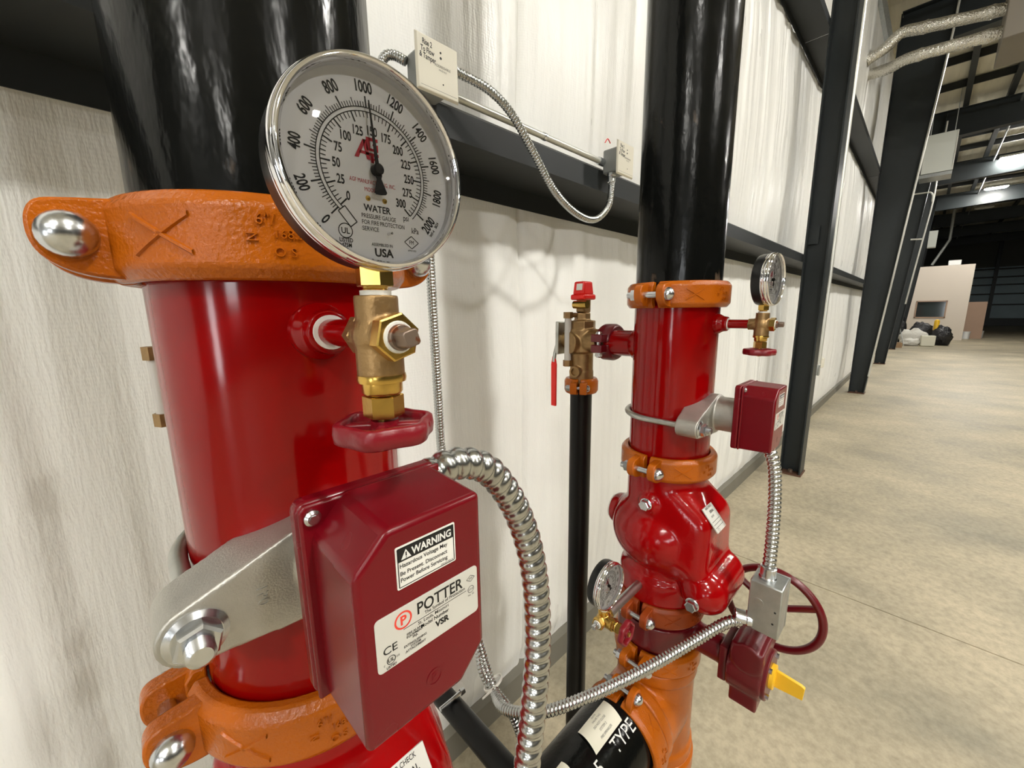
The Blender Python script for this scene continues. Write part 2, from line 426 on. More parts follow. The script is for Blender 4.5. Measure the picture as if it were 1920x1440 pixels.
# sagging blanket strips between the purlins
PUR = []
for a, b in zip([X0] + [POST] + FRAMES, [POST] + FRAMES + [X1]):
    n = max(1, round((b - a) / 1.4)); PUR += [a + (b - a) * i / n for i in range(1, n)]
for i, x in enumerate(sorted(PUR + [POST] + FRAMES)):
    nxt = [q for q in sorted(PUR + [POST] + FRAMES + [X1]) if q > x + .01]
    if not nxt or x < 3: continue
    xb = nxt[0]; vs = []; fs = []
    for k in range(9):
        t = k / 8; xx = x + (xb - x) * t
        for j in range(2):
            vs.append((xx, 1.1 if j == 0 else -14, ZR - .012 - .06 * math.sin(PI * t)))
    for k in range(8): fs.append((2 * k, 2 * k + 1, 2 * k + 3, 2 * k + 2))
    g = G(); g.add(vs, fs); part('roof_blanket', g, 'roof_sheet', ce, smooth=60)

# glazed entry door far behind the camera: daylight
db = struct('door_1', G().box((X0 + .03, -2.2, 1.1), (.06, 1.2, 2.2)), 'steel_dark')
part('pane', G().box((X0 + .07, -2.2, 1.2), (.02, .98, 1.85)), 'day_glass', db)
for i, yy in enumerate((-6.5,)):
    o = struct('window_%d' % (i + 1), G().box((X0 + .03, yy, 2.6), (.06, 2.4, 1.3)), 'steel_dark')
    for s in (-1, 1): part('pane', G().box((X0 + .07, yy + s * .58, 2.6), (.02, 1.08, 1.16)), 'day_glass', o)

# ---------------------------------------------------------------- girts
def girt(name, xa, xb, z, label, grp='wall girts'):
    prof = [(.845, 0), (1.03, 0), (1.03, -.06), (1.033, -.06), (1.033, .003), (.848, .003), (.848, .065), (.862, .078), (.860, .080), (.845, .067)]
    M = Matrix(((0, 0, 1, xa), (1, 0, 0, 0), (0, 1, 0, z), (0, 0, 0, 1)))
    return solo(name, G().prism(prof, 0, xb - xa, M), 'steel_girt', label, 'beam', grp, smooth=25)
bays = [X0] + [POST] + FRAMES
names = ['behind the two red risers', 'just past the straight steel post', 'past the first tapered column', 'past the second tapered column', 'past the third tapered column']
for i in range(5):
    for k, z in enumerate(GIRTZ):
        girt('wall_girt', bays[i] + .004, bays[i + 1] - .004, z, ('lower' if k == 0 else 'upper') + ' dark steel wall girt ' + names[i])

# ---------------------------------------------------------------- posts, frames
def col_mesh(t, xc, w, youter, yin, z1):
    """yin: list of (z, y of the inner face)"""
    g = G(); g.box((0, youter - .006, z1 / 2), (w, .012, z1)); part('outer_flange', g, 'steel_dark', t)
    vs = []; fs = []
    for (z, y) in yin:
        for (x, yy) in ((-w / 2, y), (w / 2, y), (w / 2, y + .012), (-w / 2, y + .012)): vs.append((x, yy, z))
    for i in range(len(yin) - 1):
        for k in range(4):
            q = (k + 1) % 4; fs.append((i * 4 + k, i * 4 + q, i * 4 + 4 + q, i * 4 + 4 + k))
    fs += [(3, 2, 1, 0), tuple(range(len(vs) - 4, len(vs)))]
    g = G(); g.add(vs, fs); part('inner_flange', g, 'steel_dark', t)
    vs = []; fs = []
    for (z, y) in yin:
        for (x, yy) in ((-.004, y + .011), (.004, y + .011), (.004, youter - .012), (-.004, youter - .012)): vs.append((x, yy, z))
    for i in range(len(yin) - 1):
        for k in range(4):
            q = (k + 1) % 4; fs.append((i * 4 + k, i * 4 + q, i * 4 + 4 + q, i * 4 + 4 + k))
    fs += [(3, 2, 1, 0), tuple(range(len(vs) - 4, len(vs)))]
    g = G(); g.add(vs, fs); part('web', g, 'steel_dark', t)
    y0 = yin[0][1]
    part('base_plate', G().box((0, (y0 + youter) / 2, .008), (w + .02, youter - y0 + .02, .016)), 'rusty_base', t)
    for sx in (-1, 1): part('anchor_nut', G().hexa(.035, .016, .045, T(sx * .06, (y0 + youter) / 2, 0)), 'rust_steel', t)
t = thing('steel_column', 'straight dark steel post nearest to the red risers', 'column', (POST, 0, 0), group='wall columns')
col_mesh(t, POST, .2, .845, [(0, .672), (ZR - .01, .655)], ZR - .01)
part('girt_clip', G().box((-.03, .80, 2.30), (.006, .085, .16)), 'steel_dark', t)
nm = ['first tapered dark steel frame column beyond the straight post', 'second tapered dark steel frame column, beside the white unit heater', 'third tapered frame column, near the pile of bags', 'tapered frame column beside the beige partition', 'far tapered frame column behind the beige partition']
for i, x in enumerate(FRAMES[:5]):
    t = thing('steel_column', nm[i], 'column', (x, 0, 0), group='wall columns')
    col_mesh(t, x, .22, .86, [(0, .632), (2.0, .487), (4.0, .352), (5.7, .235), (6.4, .19)], 6.42)
rn = ['dark roof rafter over the first tapered column', 'dark roof rafter over the second tapered column', 'dark roof rafter over the third tapered column', 'dark roof rafter above the beige partition', 'dark roof rafter just behind the beige partition', 'dark roof rafter near the far end', 'last dark roof rafter before the far wall']
for i, x in enumerate(FRAMES):
    t = thing('roof_rafter', rn[i], 'beam', (x, 0, 5.8), group='roof rafters')
    part('bottom_flange', G().prism([(.19, .0), (-3.0, .12), (-23.5, .12), (-23.5, .135), (-3.0, .135), (.19, .015)], -.11, .11, Matrix(((0, 0, 1, 0), (1, 0, 0, 0), (0, 1, 0, 0), (0, 0, 0, 1)))), 'steel_dark', t)
    part('web', G().prism([(.84, .62), (.19, .01), (-3.0, .13), (-23.5, .13), (-23.5, .64), (.84, .64)], -.005, .005, Matrix(((0, 0, 1, 0), (1, 0, 0, 0), (0, 1, 0, 0), (0, 0, 0, 1)))), 'steel_dark', t)
    part('top_flange', G().box((0, -11.3, .645), (.22, 24.3, .015)), 'steel_dark', t)
ORDP = ['first', 'second', 'third', 'fourth', 'fifth', 'sixth', 'seventh', 'eighth', 'ninth', 'tenth', 'eleventh', 'twelfth', 'thirteenth', 'fourteenth', 'fifteenth', 'sixteenth', 'seventeenth', 'eighteenth', 'nineteenth', 'twentieth', 'twenty first', 'twenty second', 'twenty third', 'twenty fourth', 'twenty fifth', 'twenty sixth', 'twenty seventh', 'twenty eighth', 'twenty ninth', 'thirtieth']
i = 0
for x in sorted(PUR):
    if x < 3: continue
    i += 1
    g = G().prism([(-.03, 0), (.003, 0), (.003, .16), (.033, .16), (.033, .163), (0, .163), (0, .003), (-.03, .003)], 0, 15.0, Matrix(((1, 0, 0, x), (0, 0, -1, .95), (0, 1, 0, ZR - .19), (0, 0, 0, 1))))
    solo('roof_purlin', g, 'steel_girt', 'thin dark roof purlin crossing overhead, %s beyond the straight post' % ORDP[i - 1], 'beam', 'roof purlins', smooth=0)
for yy, lb in ((-.10, 'dark roof strut running lengthwise above the wall columns'), (-.80, 'dark roof strut running lengthwise beside the lit lamps'), (-2.5, 'dark roof strut running lengthwise past the lit lamps'), (-5.5, 'dark lengthwise roof strut farthest from the white wall')):
    g = G().box((26.5, yy, ZR - .13), (46, .10, .16)); solo('roof_strut', g, 'steel_girt', lb, 'beam', 'roof struts')
solo('sprinkler_pipe', G().tube([(5, -.98, 6.32), (48, -.98, 6.32)], .022, 10), 'galv', 'thin pale sprinkler pipe running lengthwise under the roof', 'pipe')

# ---------------------------------------------------------------- high-bay lamps
def lamp(x, y, on, label):
    t = thing('high_bay_lamp', label, 'lamp', (x, y, 6.30), group='high bay lamps')
    part('housing', G().prism([(-.16, 0), (.16, 0), (.13, .06), (.05, .10), (-.05, .10), (-.13, .06)], -.32, .32, Matrix(((1, 0, 0, 0), (0, 0, 1, 0), (0, 1, 0, 0), (0, 0, 0, 1)))), 'lamp_off', t)
    part('lens', G().prism([(-.15, 0), (.15, 0), (.10, -.035), (-.10, -.035)], -.27, .27, Matrix(((1, 0, 0, 0), (0, 0, 1, 0), (0, 1, 0, 0), (0, 0, 0, 1)))), 'lamp_lens' if on else 'lamp_off', t, smooth=0)
    for s in (-1, 1): part('hanger', G().tube([(0, s * .2, .1), (0, s * .2, .36)], .004, 6), 'galv', t)
    return t
ORD = ['first', 'second', 'third', 'fourth', 'fifth', 'sixth', 'seventh', 'eighth', 'ninth', 'tenth', 'eleventh', 'twelfth', 'thirteenth', 'fourteenth', 'fifteenth', 'sixteenth', 'seventeenth', 'eighteenth', 'nineteenth', 'twentieth', 'twenty first', 'twenty second', 'twenty third', 'twenty fourth', 'twenty fifth', 'twenty sixth', 'twenty seventh', 'twenty eighth']
for r, y in enumerate((-1.42, -3.3, -8.3)):
    for k in range(-2, 10):
        x = 1.60 + 4.9 * k - (.5 if r == 1 else 0)
        on = x < 28
        if r == 0 and x < 14: continue
        if r == 1 and x > 14: continue
        if r == 2 and (x > 20 or k % 2): continue
        lamp(x, y, on, '%s rectangular high bay lamp, %s row from the white wall, %s from the back' % ('lit' if on else 'unlit', ORD[r], ORD[k + 2]))

# ---------------------------------------------------------------- things along the wall and far back
def emt(name, pts, label, r=.012, m='emt', step=.05):
    return solo(name, G().tube(spline(pts, step), r, 10), m, label, 'conduit', 'rigid conduits')
emt('rigid_conduit', [(5.95, .815, 5.6), (5.95, .815, 3.5), (5.95, .815, 2.0), (5.95, .815, .98)], 'pale vertical rigid conduit standing beside the straight steel post', .019)
t = thing('outlet_box', 'small grey outlet box at the foot of the vertical conduit', 'box', (5.95, .86, .90))
part('body', G().box((0, 0, 0), (.07, .09, .12)), 'galv', t, bevel=.004); part('cover', G().box((.02, -.05, 0), (.08, .012, .13)), 'galv', t, bevel=.003)
solo('wall_switch_plate', G().box((7.35, .965, .84), (.09, .03, .14)), 'cover_plate', 'cream wall plate on the white facing between post and tapered column', 'switch plate', bevel=.006)
emt('rigid_conduit', [(9.97, .20, 6.3), (9.97, .225, 5.7), (9.97, .345, 4.0), (9.97, .48, 2.0), (9.97, .60, .35)], 'pale conduit fixed along the inner edge of the first tapered column', .016)
emt('rigid_conduit', [(15.55, .17, 6.2), (15.55, .19, 5.2), (15.55, .19, 4.4), (15.55, .255, 3.5), (15.55, .33, 2.6), (15.55, .40, 1.7)], 'pale conduit running down the edge of the second tapered column', .02)
emt('rigid_conduit', [(15.5, .60, 4.55), (15.5, .34, 4.545), (15.5, .26, 4.53), (15.5, .215, 4.45), (15.5, .205, 4.3)], 'short bent conduit branching across the second tapered column', .018, step=.02)
emt('rigid_conduit', [(15.5, .50, 3.40), (15.5, .28, 3.385)], 'short straight conduit stub across the second tapered column', .02)

def duct(pts, label):
    P = spline(pts, .03)
    rr = [1 + .10 * noise.noise(Vector((i * .23, 0, 5))) for i in range(len(P) + 5)]
    tot = [0]
    def rad(d, a): return .072 * (1 + .09 * noise.noise(Vector((d * 7, a * 1.5, 2)))) + (.008 if (d % .62) < .03 else 0)
    return solo('foil_duct', G().tube(P, rad, 18), 'foil', label, 'duct', 'foil wrapped ducts', smooth=50)
duct([(8.3, 1.03, 5.17), (8.3, .84, 5.25), (8.3, .69, 5.37), (8.3, .50, 5.345), (8.3, .2, 5.29), (8.3, -.27, 5.215)], 'upper foil wrapped duct bending out from the wall')
duct([(8.58, 1.03, 5.08), (8.45, .78, 5.03), (8.33, .62, 5.025), (8.3, .4, 5.01), (8.3, .2, 4.995), (8.3, -.27, 4.965)], 'lower foil wrapped duct bending out from the wall')
solo('air_unit', G().box((8.45, -.78, 5.22), (.9, 1.05, .90)), 'unit_brown', 'brown grey suspended air handler where the foil ducts end', 'air handler', bevel=.01)
g = G().tube([(8.6, .99, 6.08), (8.6, .83, 5.42)], .05, 4); solo('hanger_strap', g, 'galv', 'flat grey strap holding up the foil ducts', 'strap')
t = thing('unit_heater', 'white boxy unit heater hung in front of the second tapered column', 'heater', (14.4, .21, 4.78))
part('casing', G().box((.3, 0, .42), (.6, .53, .86)), 'heater_white', t, bevel=.008); part('bottom_tray', G().box((.28, .01, -.06), (.56, .55, .08)), 'galv', t, bevel=.006)
part('side_flange', G().box((-.005, -.262, .42), (.02, .012, .84)), 'label_white', t)
for s in (-1, 1): part('hanger', G().tube([(.3, s * .2, .85), (.3, s * .2, 1.87)], .008, 6), 'galv', t)
solo('wall_cabinet', G().box((24.2, .13, 4.3), (.4, .25, .64)), 'heater_white', 'small white cabinet hung high beyond the second tapered column', 'cabinet', bevel=.008)
solo('flue_pipe', G().tube([(29.2, -.41, 6.64), (29.2, -.43, 4.77), (29.2, .03, 3.62)], .06, 10), 'galv', 'bent grey flue pipe rising above the beige partition', 'pipe')
# beige partition with a window
t = thing('partition_wall', 'beige partition wall with a dark interior window, at the far end', 'partition', (28.6, -.35, 0))
px0, px1, wz0, wz1, wy0, wy1 = -1.035, 1.3, 1.05, 1.88, -.365, .705
g = G()
g.box((.08, (px0 + wy0) / 2, 1.76), (.16, wy0 - px0, 3.52)); g.box((.08, (wy1 + px1) / 2, 1.76), (.16, px1 - wy1, 3.52))
g.box((.08, (wy0 + wy1) / 2, wz0 / 2), (.16, wy1 - wy0, wz0)); g.box((.08, (wy0 + wy1) / 2, (wz1 + 3.52) / 2), (.16, wy1 - wy0, 3.52 - wz1))
part('panel', g, 'partition', t, smooth=0)
g = G(); wt = .05
g.box((.05, (wy0 + wy1) / 2, wz0 + wt / 2), (.16, wy1 - wy0, wt)); g.box((.05, (wy0 + wy1) / 2, wz1 - wt / 2), (.16, wy1 - wy0, wt))
g.box((.05, wy0 + wt / 2, (wz0 + wz1) / 2), (.16, wt, wz1 - wz0)); g.box((.05, wy1 - wt / 2, (wz0 + wz1) / 2), (.16, wt, wz1 - wz0))
part('window_frame', g, 'cardboard', t, smooth=0)
part('window_pane', G().box((.06, (wy0 + wy1) / 2, (wz0 + wz1) / 2), (.02, wy1 - wy0 - .02, wz1 - wz0 - .02)), 'window_dark', t)
solo('roof_box', G().box((29.0, -.72, 3.64), (.4, .42, .24)), 'bucket_white', 'white box resting on top of the beige partition', 'box', bevel=.02)
solo('plywood_sheet', G().box((0, 0, .9), (.02, .75, 1.8), T(30.3, -1.72, .0) @ RY(.05)), 'cardboard', 'brown board leaning beside the beige partition', 'board')
for i, (x, y, lb) in enumerate(((29.9, -1.55, 'white bucket beside the partition, in front of the brown board'), (31.0, -2.05, 'white bucket standing at the outer edge of the brown board'))):
    b = thing('bucket', lb, 'bucket', (x, y, 0), group='white buckets')
    part('body', G().lathe([(0, .001), (.13, .001), (.15, .34), (.157, .34), (.157, .36), (.14, .36), (.125, .02), (0, .02)], 18), 'bucket_white', b); part('handle', G().tube([(.155 * math.cos(a), .155 * math.sin(a) * .5 - .14, .30 - .1 * math.sin(a)) for a in [PI * k / 8 for k in range(9)]], .004, 6), 'galv', b)
bo = thing('bollard', 'yellow safety bollard in front of the beige partition', 'bollard', (26.3, -.44, 0))
part('post', G().lathe([(0, 0), (.09, 0), (.09, .95), (.07, 1.0), (.035, 1.02), (0, 1.025)], 16), 'yellow', bo); part('base_ring', G().lathe([(.09, 0), (.12, 0), (.12, .03), (.09, .03)], 16), 'yellow', bo)
def lump(c, s, seed, rot=0, vox=.03, amp=.18):
    g = G().sphere(1.0, I4, 20, 14)
    vs = []
    for v in g.v:
        k = 1 + amp * noise.noise(Vector(v) * 2.2 + Vector((seed, 0, 0))) * 2
        p = RZ(rot) @ Vector((v.x * s[0] * k, v.y * s[1] * k, max(-.8, v.z * k) * s[2])); vs.append(p + Vector(c))
    mz = min(v.z for v in vs); g.v = [v - Vector((0, 0, mz)) for v in vs]; return g
solo('trash_bag', lump((24.6, -.62, 0), (.28, .30, .45), 1, .5), 'bag_black', 'large black trash bag slumped at the outer end of the pile', 'bag', 'pile by the far columns', smooth=60)
solo('trash_bag', lump((25.6, .02, 0), (.3, .40, .50), 4, .2), 'bag_black', 'black trash bag behind the white sacks', 'bag', 'pile by the far columns', smooth=60)
solo('trash_bag', lump((24.9, .66, 0), (.22, .18, .66), 8, 0), 'bag_black', 'dark bag at the column end of the pile', 'bag', 'pile by the far columns', smooth=60)
solo('white_sack', lump((24.5, .22, .0), (.24, .44, .36), 12, .0), 'sack_white', 'long white sack lying on top of the pile', 'sack', 'pile by the far columns', smooth=60)
solo('white_sack', lump((23.75, .25, .0), (.2, .30, .17), 15, .3), 'sack_white', 'small white sack lying in front of the pile', 'sack', 'pile by the far columns', smooth=60)
solo('cream_carton', G().box((0, 0, .22), (.3, .42, .43), T(23.75, -.22, 0) @ RZ(.15)), 'paper_cream', 'cream carton standing next to the black trash bag', 'carton', 'pile by the far columns', bevel=.03)
solo('wood_block', G().box((0, 0, .1), (.35, .2, .2), T(22.4, .62, 0) @ RZ(.3)), 'wood', 'brown wooden block on the floor by the third column', 'block')
solo('broom', G().tube([(23.2, .45, .02), (23.4, .75, 1.15)], .014, 8), 'galv', 'grey broom stick leaning beside the pile', 'broom')
# far wall girts
for i, z in enumerate((1.65, 2.48, 3.19, 3.78, 4.4)):
    solo('far_girt', G().box((X1 - .075, -8, z), (.12, 15, .10)), 'steel_girt', 'dark horizontal girt on the blue grey far wall, %s from the floor' % ('first', 'second', 'third', 'fourth', 'fifth')[i], 'beam', 'far wall girts')
solo('far_post', G().box((X1 - .26, -3.55, ZR / 2), (.18, .2, ZR - .02)), 'steel_dark', 'dark post standing against the blue grey far wall', 'column')
solo('far_base_panel', G().box((X1 - .04, -8, .30), (.05, 15, .6)), 'steel_dark', 'dark band along the foot of the far wall', 'panel')

# ================================================================ fire riser parts
RP = .08415
A = (.0985, .375); B = (.850, .370)
ZT = 2.0                                                     # text helper planes are local

def coupling(loc, label, rot=(0, 0, 0), grp='grooved pipe couplings', mark=True, head=-1, m='orange_cast', text_az=254, flip=0):
    """two-piece grooved coupling: axis local Z, ears on local +-X, bolts along local Y"""
    t = thing('pipe_coupling', label, 'coupling', loc, 0, grp); t.rotation_euler = rot
    prof = [(.0858, -.0245), (.0945, -.0255), (.1008, -.0175), (.1008, .0175), (.0945, .0255), (.0858, .0245)]
    for side in (-1, 1):                                     # -1: half on local -Y
        g = G()
        a0, a1 = (PI + .055, 2 * PI - .055) if side < 0 else (.055, PI - .055)
        g.lathe(prof, 44, I4, a0, a1, close=True)
        for sx in (-1, 1):
            # ear: rounded plate in the XZ plane, thick along Y
            pts = [(.088, -.0240), (.104, -.0225), (.116, -.0185), (.1245, -.0115), (.1280, -.002), (.1275, .010), (.1225, .0180), (.112, .0205), (.100, .0220), (.088, .0235)]
            pts = [(q.x, q.y) for q in spline([(x, z, 0) for x, z in pts], .0022)]
            pts = [(sx * x, z) for x, z in pts]
            if sx < 0: pts = pts[::-1]
            M = Matrix(((1, 0, 0, 0), (0, 0, 1, 0), (0, 1, 0, 0), (0, 0, 0, 1)))
            y0, y1 = (-.030, -.0145) if side < 0 else (.0145, .030)
            g.prism(pts, y0, y1, M)
        h = part('housing_half', g, m, t, bevel=.0018)
        if mark:
            # raised cross and casting letters on the outside
            g = G(); r0 = .1006
            az0 = math.radians(222 if side < 0 else 42)
            for sgn in (-1, 1):
                n = 14; vs = []; fs = []
                L = .034
                for i in range(n + 1):
                    u = (-.5 + i / n) * L; v = sgn * u * .62
                    for (dv, hh) in ((-.0019, 0), (-.0010, .0017), (.0010, .0017), (.0019, 0)):
                        a = az0 + u / r0; vs.append(((r0 + hh) * math.cos(a), (r0 + hh) * math.sin(a), v + dv))
                for i in range(n):
                    for k in range(3): fs.append((i * 4 + k, i * 4 + 4 + k, i * 4 + 5 + k, i * 4 + 1 + k))
                g.add(vs, fs)
            part('raised_cross', g, m, h, smooth=50)
            g = G(); az1 = math.radians(text_az if side < 0 else text_az - 180)
            def fn(u, v, w):
                a = az1 + u / r0; r = r0 + .0009 + w * .0012; return Vector((r * math.cos(a), r * math.sin(a), v))
            text(g, 'N', .0065, -.0085, -.001, fn, ext=.6, cond=.8, rot=PI / 2)
            text(g, '6"/', .0068, -.001, .0095, fn, ext=.6)
            text(g, '168.3', .0055, .011, .0015, fn, ext=.6)
            text(g, 'O S', .0058, .008, -.009, fn, ext=.6)
            part('cast_letters', g, m, h, smooth=0)
    for sx in (-1, 1):
        b = part('bolt', G().lathe([(0, -.0440), (.005, -.0430), (.0095, -.0402), (.0123, -.0360), (.0132, -.0320), (.0130, -.0295), (.0062, -.029), (.0062, .050), (0, .050)], 24, T(sx * .1125, 0, 0) @ RX(-PI / 2) @ Matrix.Scale(1, 4)), 'zinc', t)
        part('nut', G().hexa(.020, .0292, .042, T(sx * .1125, 0, 0) @ RX(-PI / 2), ch=.0015), 'zinc', b)
    return t

def pipe(name, a, b, r, m, label, cat='pipe', grp=None, seg=64):
    g = G(); a = Vector(a); b = Vector(b); L = (b - a).length
    g.lathe([(r * .9, 0), (r - .001, 0), (r, .001), (r, L - .001), (r - .001, L), (r * .9, L)], seg, to(b - a, a), close=True)
    return solo(name, g, m, label, cat, grp, smooth=40)

# ---------------------------------------------------------------- pressure gauge
PSI0, PSI1 = math.radians(225), math.radians(-45)
def ang(psi): return PSI0 + (PSI1 - PSI0) * psi / 300.0
def gauge(loc, rz, label, detail=True, blue=False, needle_psi=145, flip=False):
    t = thing('pressure_gauge', label, 'gauge', loc, rz, 'pressure gauges')
    h = .054; R_ = .0418; zd = .0085
    F = lambda p: Matrix(((1, 0, 0, 0), (0, 0, -1, 0), (0, 1, 0, h), (0, 0, 0, 1))) @ T(0, 0, p)   # local z -> -Y
    part('case', G().lathe([(0, -.0125), (.040, -.0125), (.0440, -.0105), (.0455, -.006), (.0455, .006), (.0440, .0065), (.0430, .0065)], 72, F(0)), 'black_plastic', t)
    bz = part('bezel', G().lathe([(.0428, .0125), (.0428, .0160), (.0440, .0175), (.0452, .0172), (.0458, .0155), (.0452, .0140), (.0466, .0130), (.0470, .0105), (.0466, .0082), (.0456, .0072), (.0462, .0060), (.0458, .0045), (.0440, .0045), (.0440, .0100)], 96, F(0), close=True), 'chrome', t, smooth=60)
    part('lens', G().lathe([(0, .0172), (.014, .0169), (.028, .0160), (.038, .0148), (.0430, .0140)], 64, F(0)), 'clear_lens', t, smooth=60)
    dl = part('dial', G().lathe([(0, zd), (.0430, zd), (.0436, .0125), (.0440, .0125), (.0440, zd - .001), (0, zd - .001)], 72, F(0)), 'dial_white', t)
    def fn(e):
        return lambda u, v, w: Vector((u * R_, -(zd + .00018 * e), h + v * R_))
    f1 = fn(1); f2 = fn(2)
    def pol(r, a): return (r * math.cos(a), r * math.sin(a))
    gb = G()
    ring2(gb, 0, 0, .646, .656, f1, ang(-3), ang(300), 90); ring2(gb, 0, 0, .604, .614, f1, ang(-3), ang(300), 90)
    for k in range(61):
        p = k * 5; a = ang(p); maj = (p % 25 == 0)
        bar2(gb, pol(.606, a), pol(.505 if maj else .548, a), .016 if maj else .0095, f1)
    for k in range(0, 101):
        kp = k * 20; a = ang(kp / 6.894757)
        maj = kp % 200 == 0; mid = kp % 100 == 0
        bar2(gb, pol(.655, a), pol(.765 if maj else (.735 if mid else .705), a), .016 if maj else .009, f1)
    part('scale_marks', gb, 'black_ink', dl, smooth=0)
    gn = G()
    for k in range(13):
        p = 25 * k; a = ang(p); c = pol(.42 if p else .455, a)
        text(gn, str(p), .098, c[0] * 1.05, c[1], f1, cond=.66, bold=.022)
    for k in range(11):
        kp = 200 * k; a = ang(kp / 6.894757); c = pol(.855, a)
        up = math.sin(a) > -.02
        rot = a - PI / 2 if up else a + PI / 2
        text(gn, str(kp), .118, c[0], c[1], f1, rot=rot, cond=.66, bold=.022)
    part('numerals', gn, 'black_ink', dl, smooth=0)
    if detail:
        gt = G()
        text(gt, 'WATER', .078, 0, -.415, f1, cond=.90, bold=.018)
        text(gt, 'PRESSURE GAUGE', .050, -.20, -.505, f1, wid=.43, align='l'); text(gt, 'FOR FIRE PROTECTION', .050, -.20, -.575, f1, wid=.54, align='l'); text(gt, 'SERVICE', .050, -.20, -.645, f1, wid=.20, align='l')
        text(gt, 'psi', .072, .37, -.475, f1, cond=.75); text(gt, 'kPa', .072, .49, -.60, f1, cond=.75)
        text(gt, 'USA', .094, .05, -.905, f1, bold=.035); text(gt, 'ASSEMBLED IN', .036, .03, -.815, f1, cond=.85)
        ring2(gt, -.40, -.70, .072, .082, f1, seg=24); text(gt, 'UL', .066, -.40, -.70, f1, bold=.015, cond=.9); text(gt, 'LISTED', .046, -.40, -.80, f1, bold=.025, cond=.8); text(gt, '475M', .046, -.40, -.855, f1, bold=.025, cond=.8)
        cx, cy, s = .43, -.745, .075
        for (p, q) in (((0, s), (s * 1.3, 0)), ((s * 1.3, 0), (0, -s)), ((0, -s), (-s * 1.3, 0)), ((-s * 1.3, 0), (0, s))): bar2(gt, (cx + p[0], cy + p[1]), (cx + q[0], cy + q[1]), .009, f1)
        text(gt, 'FM', .05, cx, cy, f1, cond=.8); text(gt, 'APPROVED', .022, cx, cy - .10, f1, cond=.8)
        text(gt, 'WF-4', .038, .745, -.60, f1, rot=math.radians(55), cond=.8, bold=.02); text(gt, '2024', .038, .815, -.49, f1, rot=math.radians(58), cond=.8, bold=.02)
        c0 = Vector(pol(.630, ang(-3))); dn = Vector((.60, -.74)).normalized(); pn = Vector((-dn.y, dn.x))
        q = [c0 + pn * .05, c0 + pn * .05 + dn * .20, c0 - pn * .05 + dn * .20, c0 - pn * .05]
        for i in range(4): bar2(gt, q[i], q[(i + 1) % 4], .011, f1)
        part('lettering', gt, 'black_ink', dl, smooth=0)
        gr = G()
        text(gr, 'AGF MANUFACTURING, INC.', .046, -.03, -.135, f1, cond=.68); text(gr, 'MODEL 7500', .046, -.01, -.215, f1, cond=.75)
        def pg(*p): poly2(gr, [(a_ * .74 - .01, .080 + (b_ - .09) * .70) for a_, b_ in p], f2)
        pg((-.30, .13), (-.235, .13), (-.10, .42), (-.155, .42)); pg((-.155, .42), (-.10, .42), (-.045, .13), (-.105, .13)); pg((-.225, .20), (-.10, .20), (-.10, .245), (-.205, .245))
        pg((-.10, .47), (.09, .47), (.09, .42), (-.10, .42)); pg((-.10, .42), (-.04, .42), (-.04, .27), (-.10, .27)); pg((-.04, .31), (.09, .31), (.09, .27), (-.04, .27)); pg((.04, .31), (.09, .31), (.09, .38), (.04, .38)); pg((-.0, .355), (.04, .355), (.04, .38), (-.0, .38))
        pg((-.10, .24), (.09, .24), (.09, .195), (-.10, .195)); pg((-.04, .195), (.01, .195), (.01, .09), (-.04, .09)); pg((.01, .165), (.07, .165), (.07, .13), (.01, .13))
        part('emblem', gr, 'red_ink', dl, smooth=0)
        for s_ in (-.105, .10): part('dial_screw', G().lathe([(0, zd + .0009), (.0009, zd + .0008), (.0013, zd), (0, zd)], 12, T(s_ * R_, 0, -.31 * R_) @ F(0)), 'brass', dl)
        part('stop_pin', G().lathe([(0, zd + .0040), (.0007, zd + .0038), (.0008, zd), (0, zd)], 10, T(.12 * R_, 0, -.68 * R_) @ F(0)), 'chrome', dl)
    a = ang(needle_psi); g = G(); zn = zd + .0030
    d = Vector((math.cos(a), math.sin(a))); n_ = Vector((-d.y, d.x))
    def N(*p): return [d * x + n_ * y for x, y in p]
    out = N((.70, .004), (0.0, .022), (-.06, .040), (-.10, .026), (-.245, .075), (-.265, .06), (-.272, 0), (-.265, -.06), (-.245, -.075), (-.10, -.026), (-.06, -.040), (0.0, -.022), (.70, -.004))
    g.prism([(p.x * R_, p.y * R_) for p in out], zn, zn + .0006, F(0))
    nd = part('needle', g, 'black_ink', t, smooth=0)
    part('hub', G().lathe([(0, zn + .0020), (.0020, zn + .0020), (.0026, zn + .0015), (.0026, zn - .002), (0, zn - .002)], 24, F(0)), 'black_ink', nd)
    st = part('stem', G().hexa(.0165, 0, .0125, I4, rot=.35, ch=.0008), 'brass', t, smooth=20)
    part('thread', G().lathe([(.0001, -.006), (.0062, -.006)] + [(.0062 + (.0006 if k % 2 else 0), -.006 + k * .0012) for k in range(6)] + [(.0062, .001), (.0001, .001)], 20), 'brass', st)
    return t

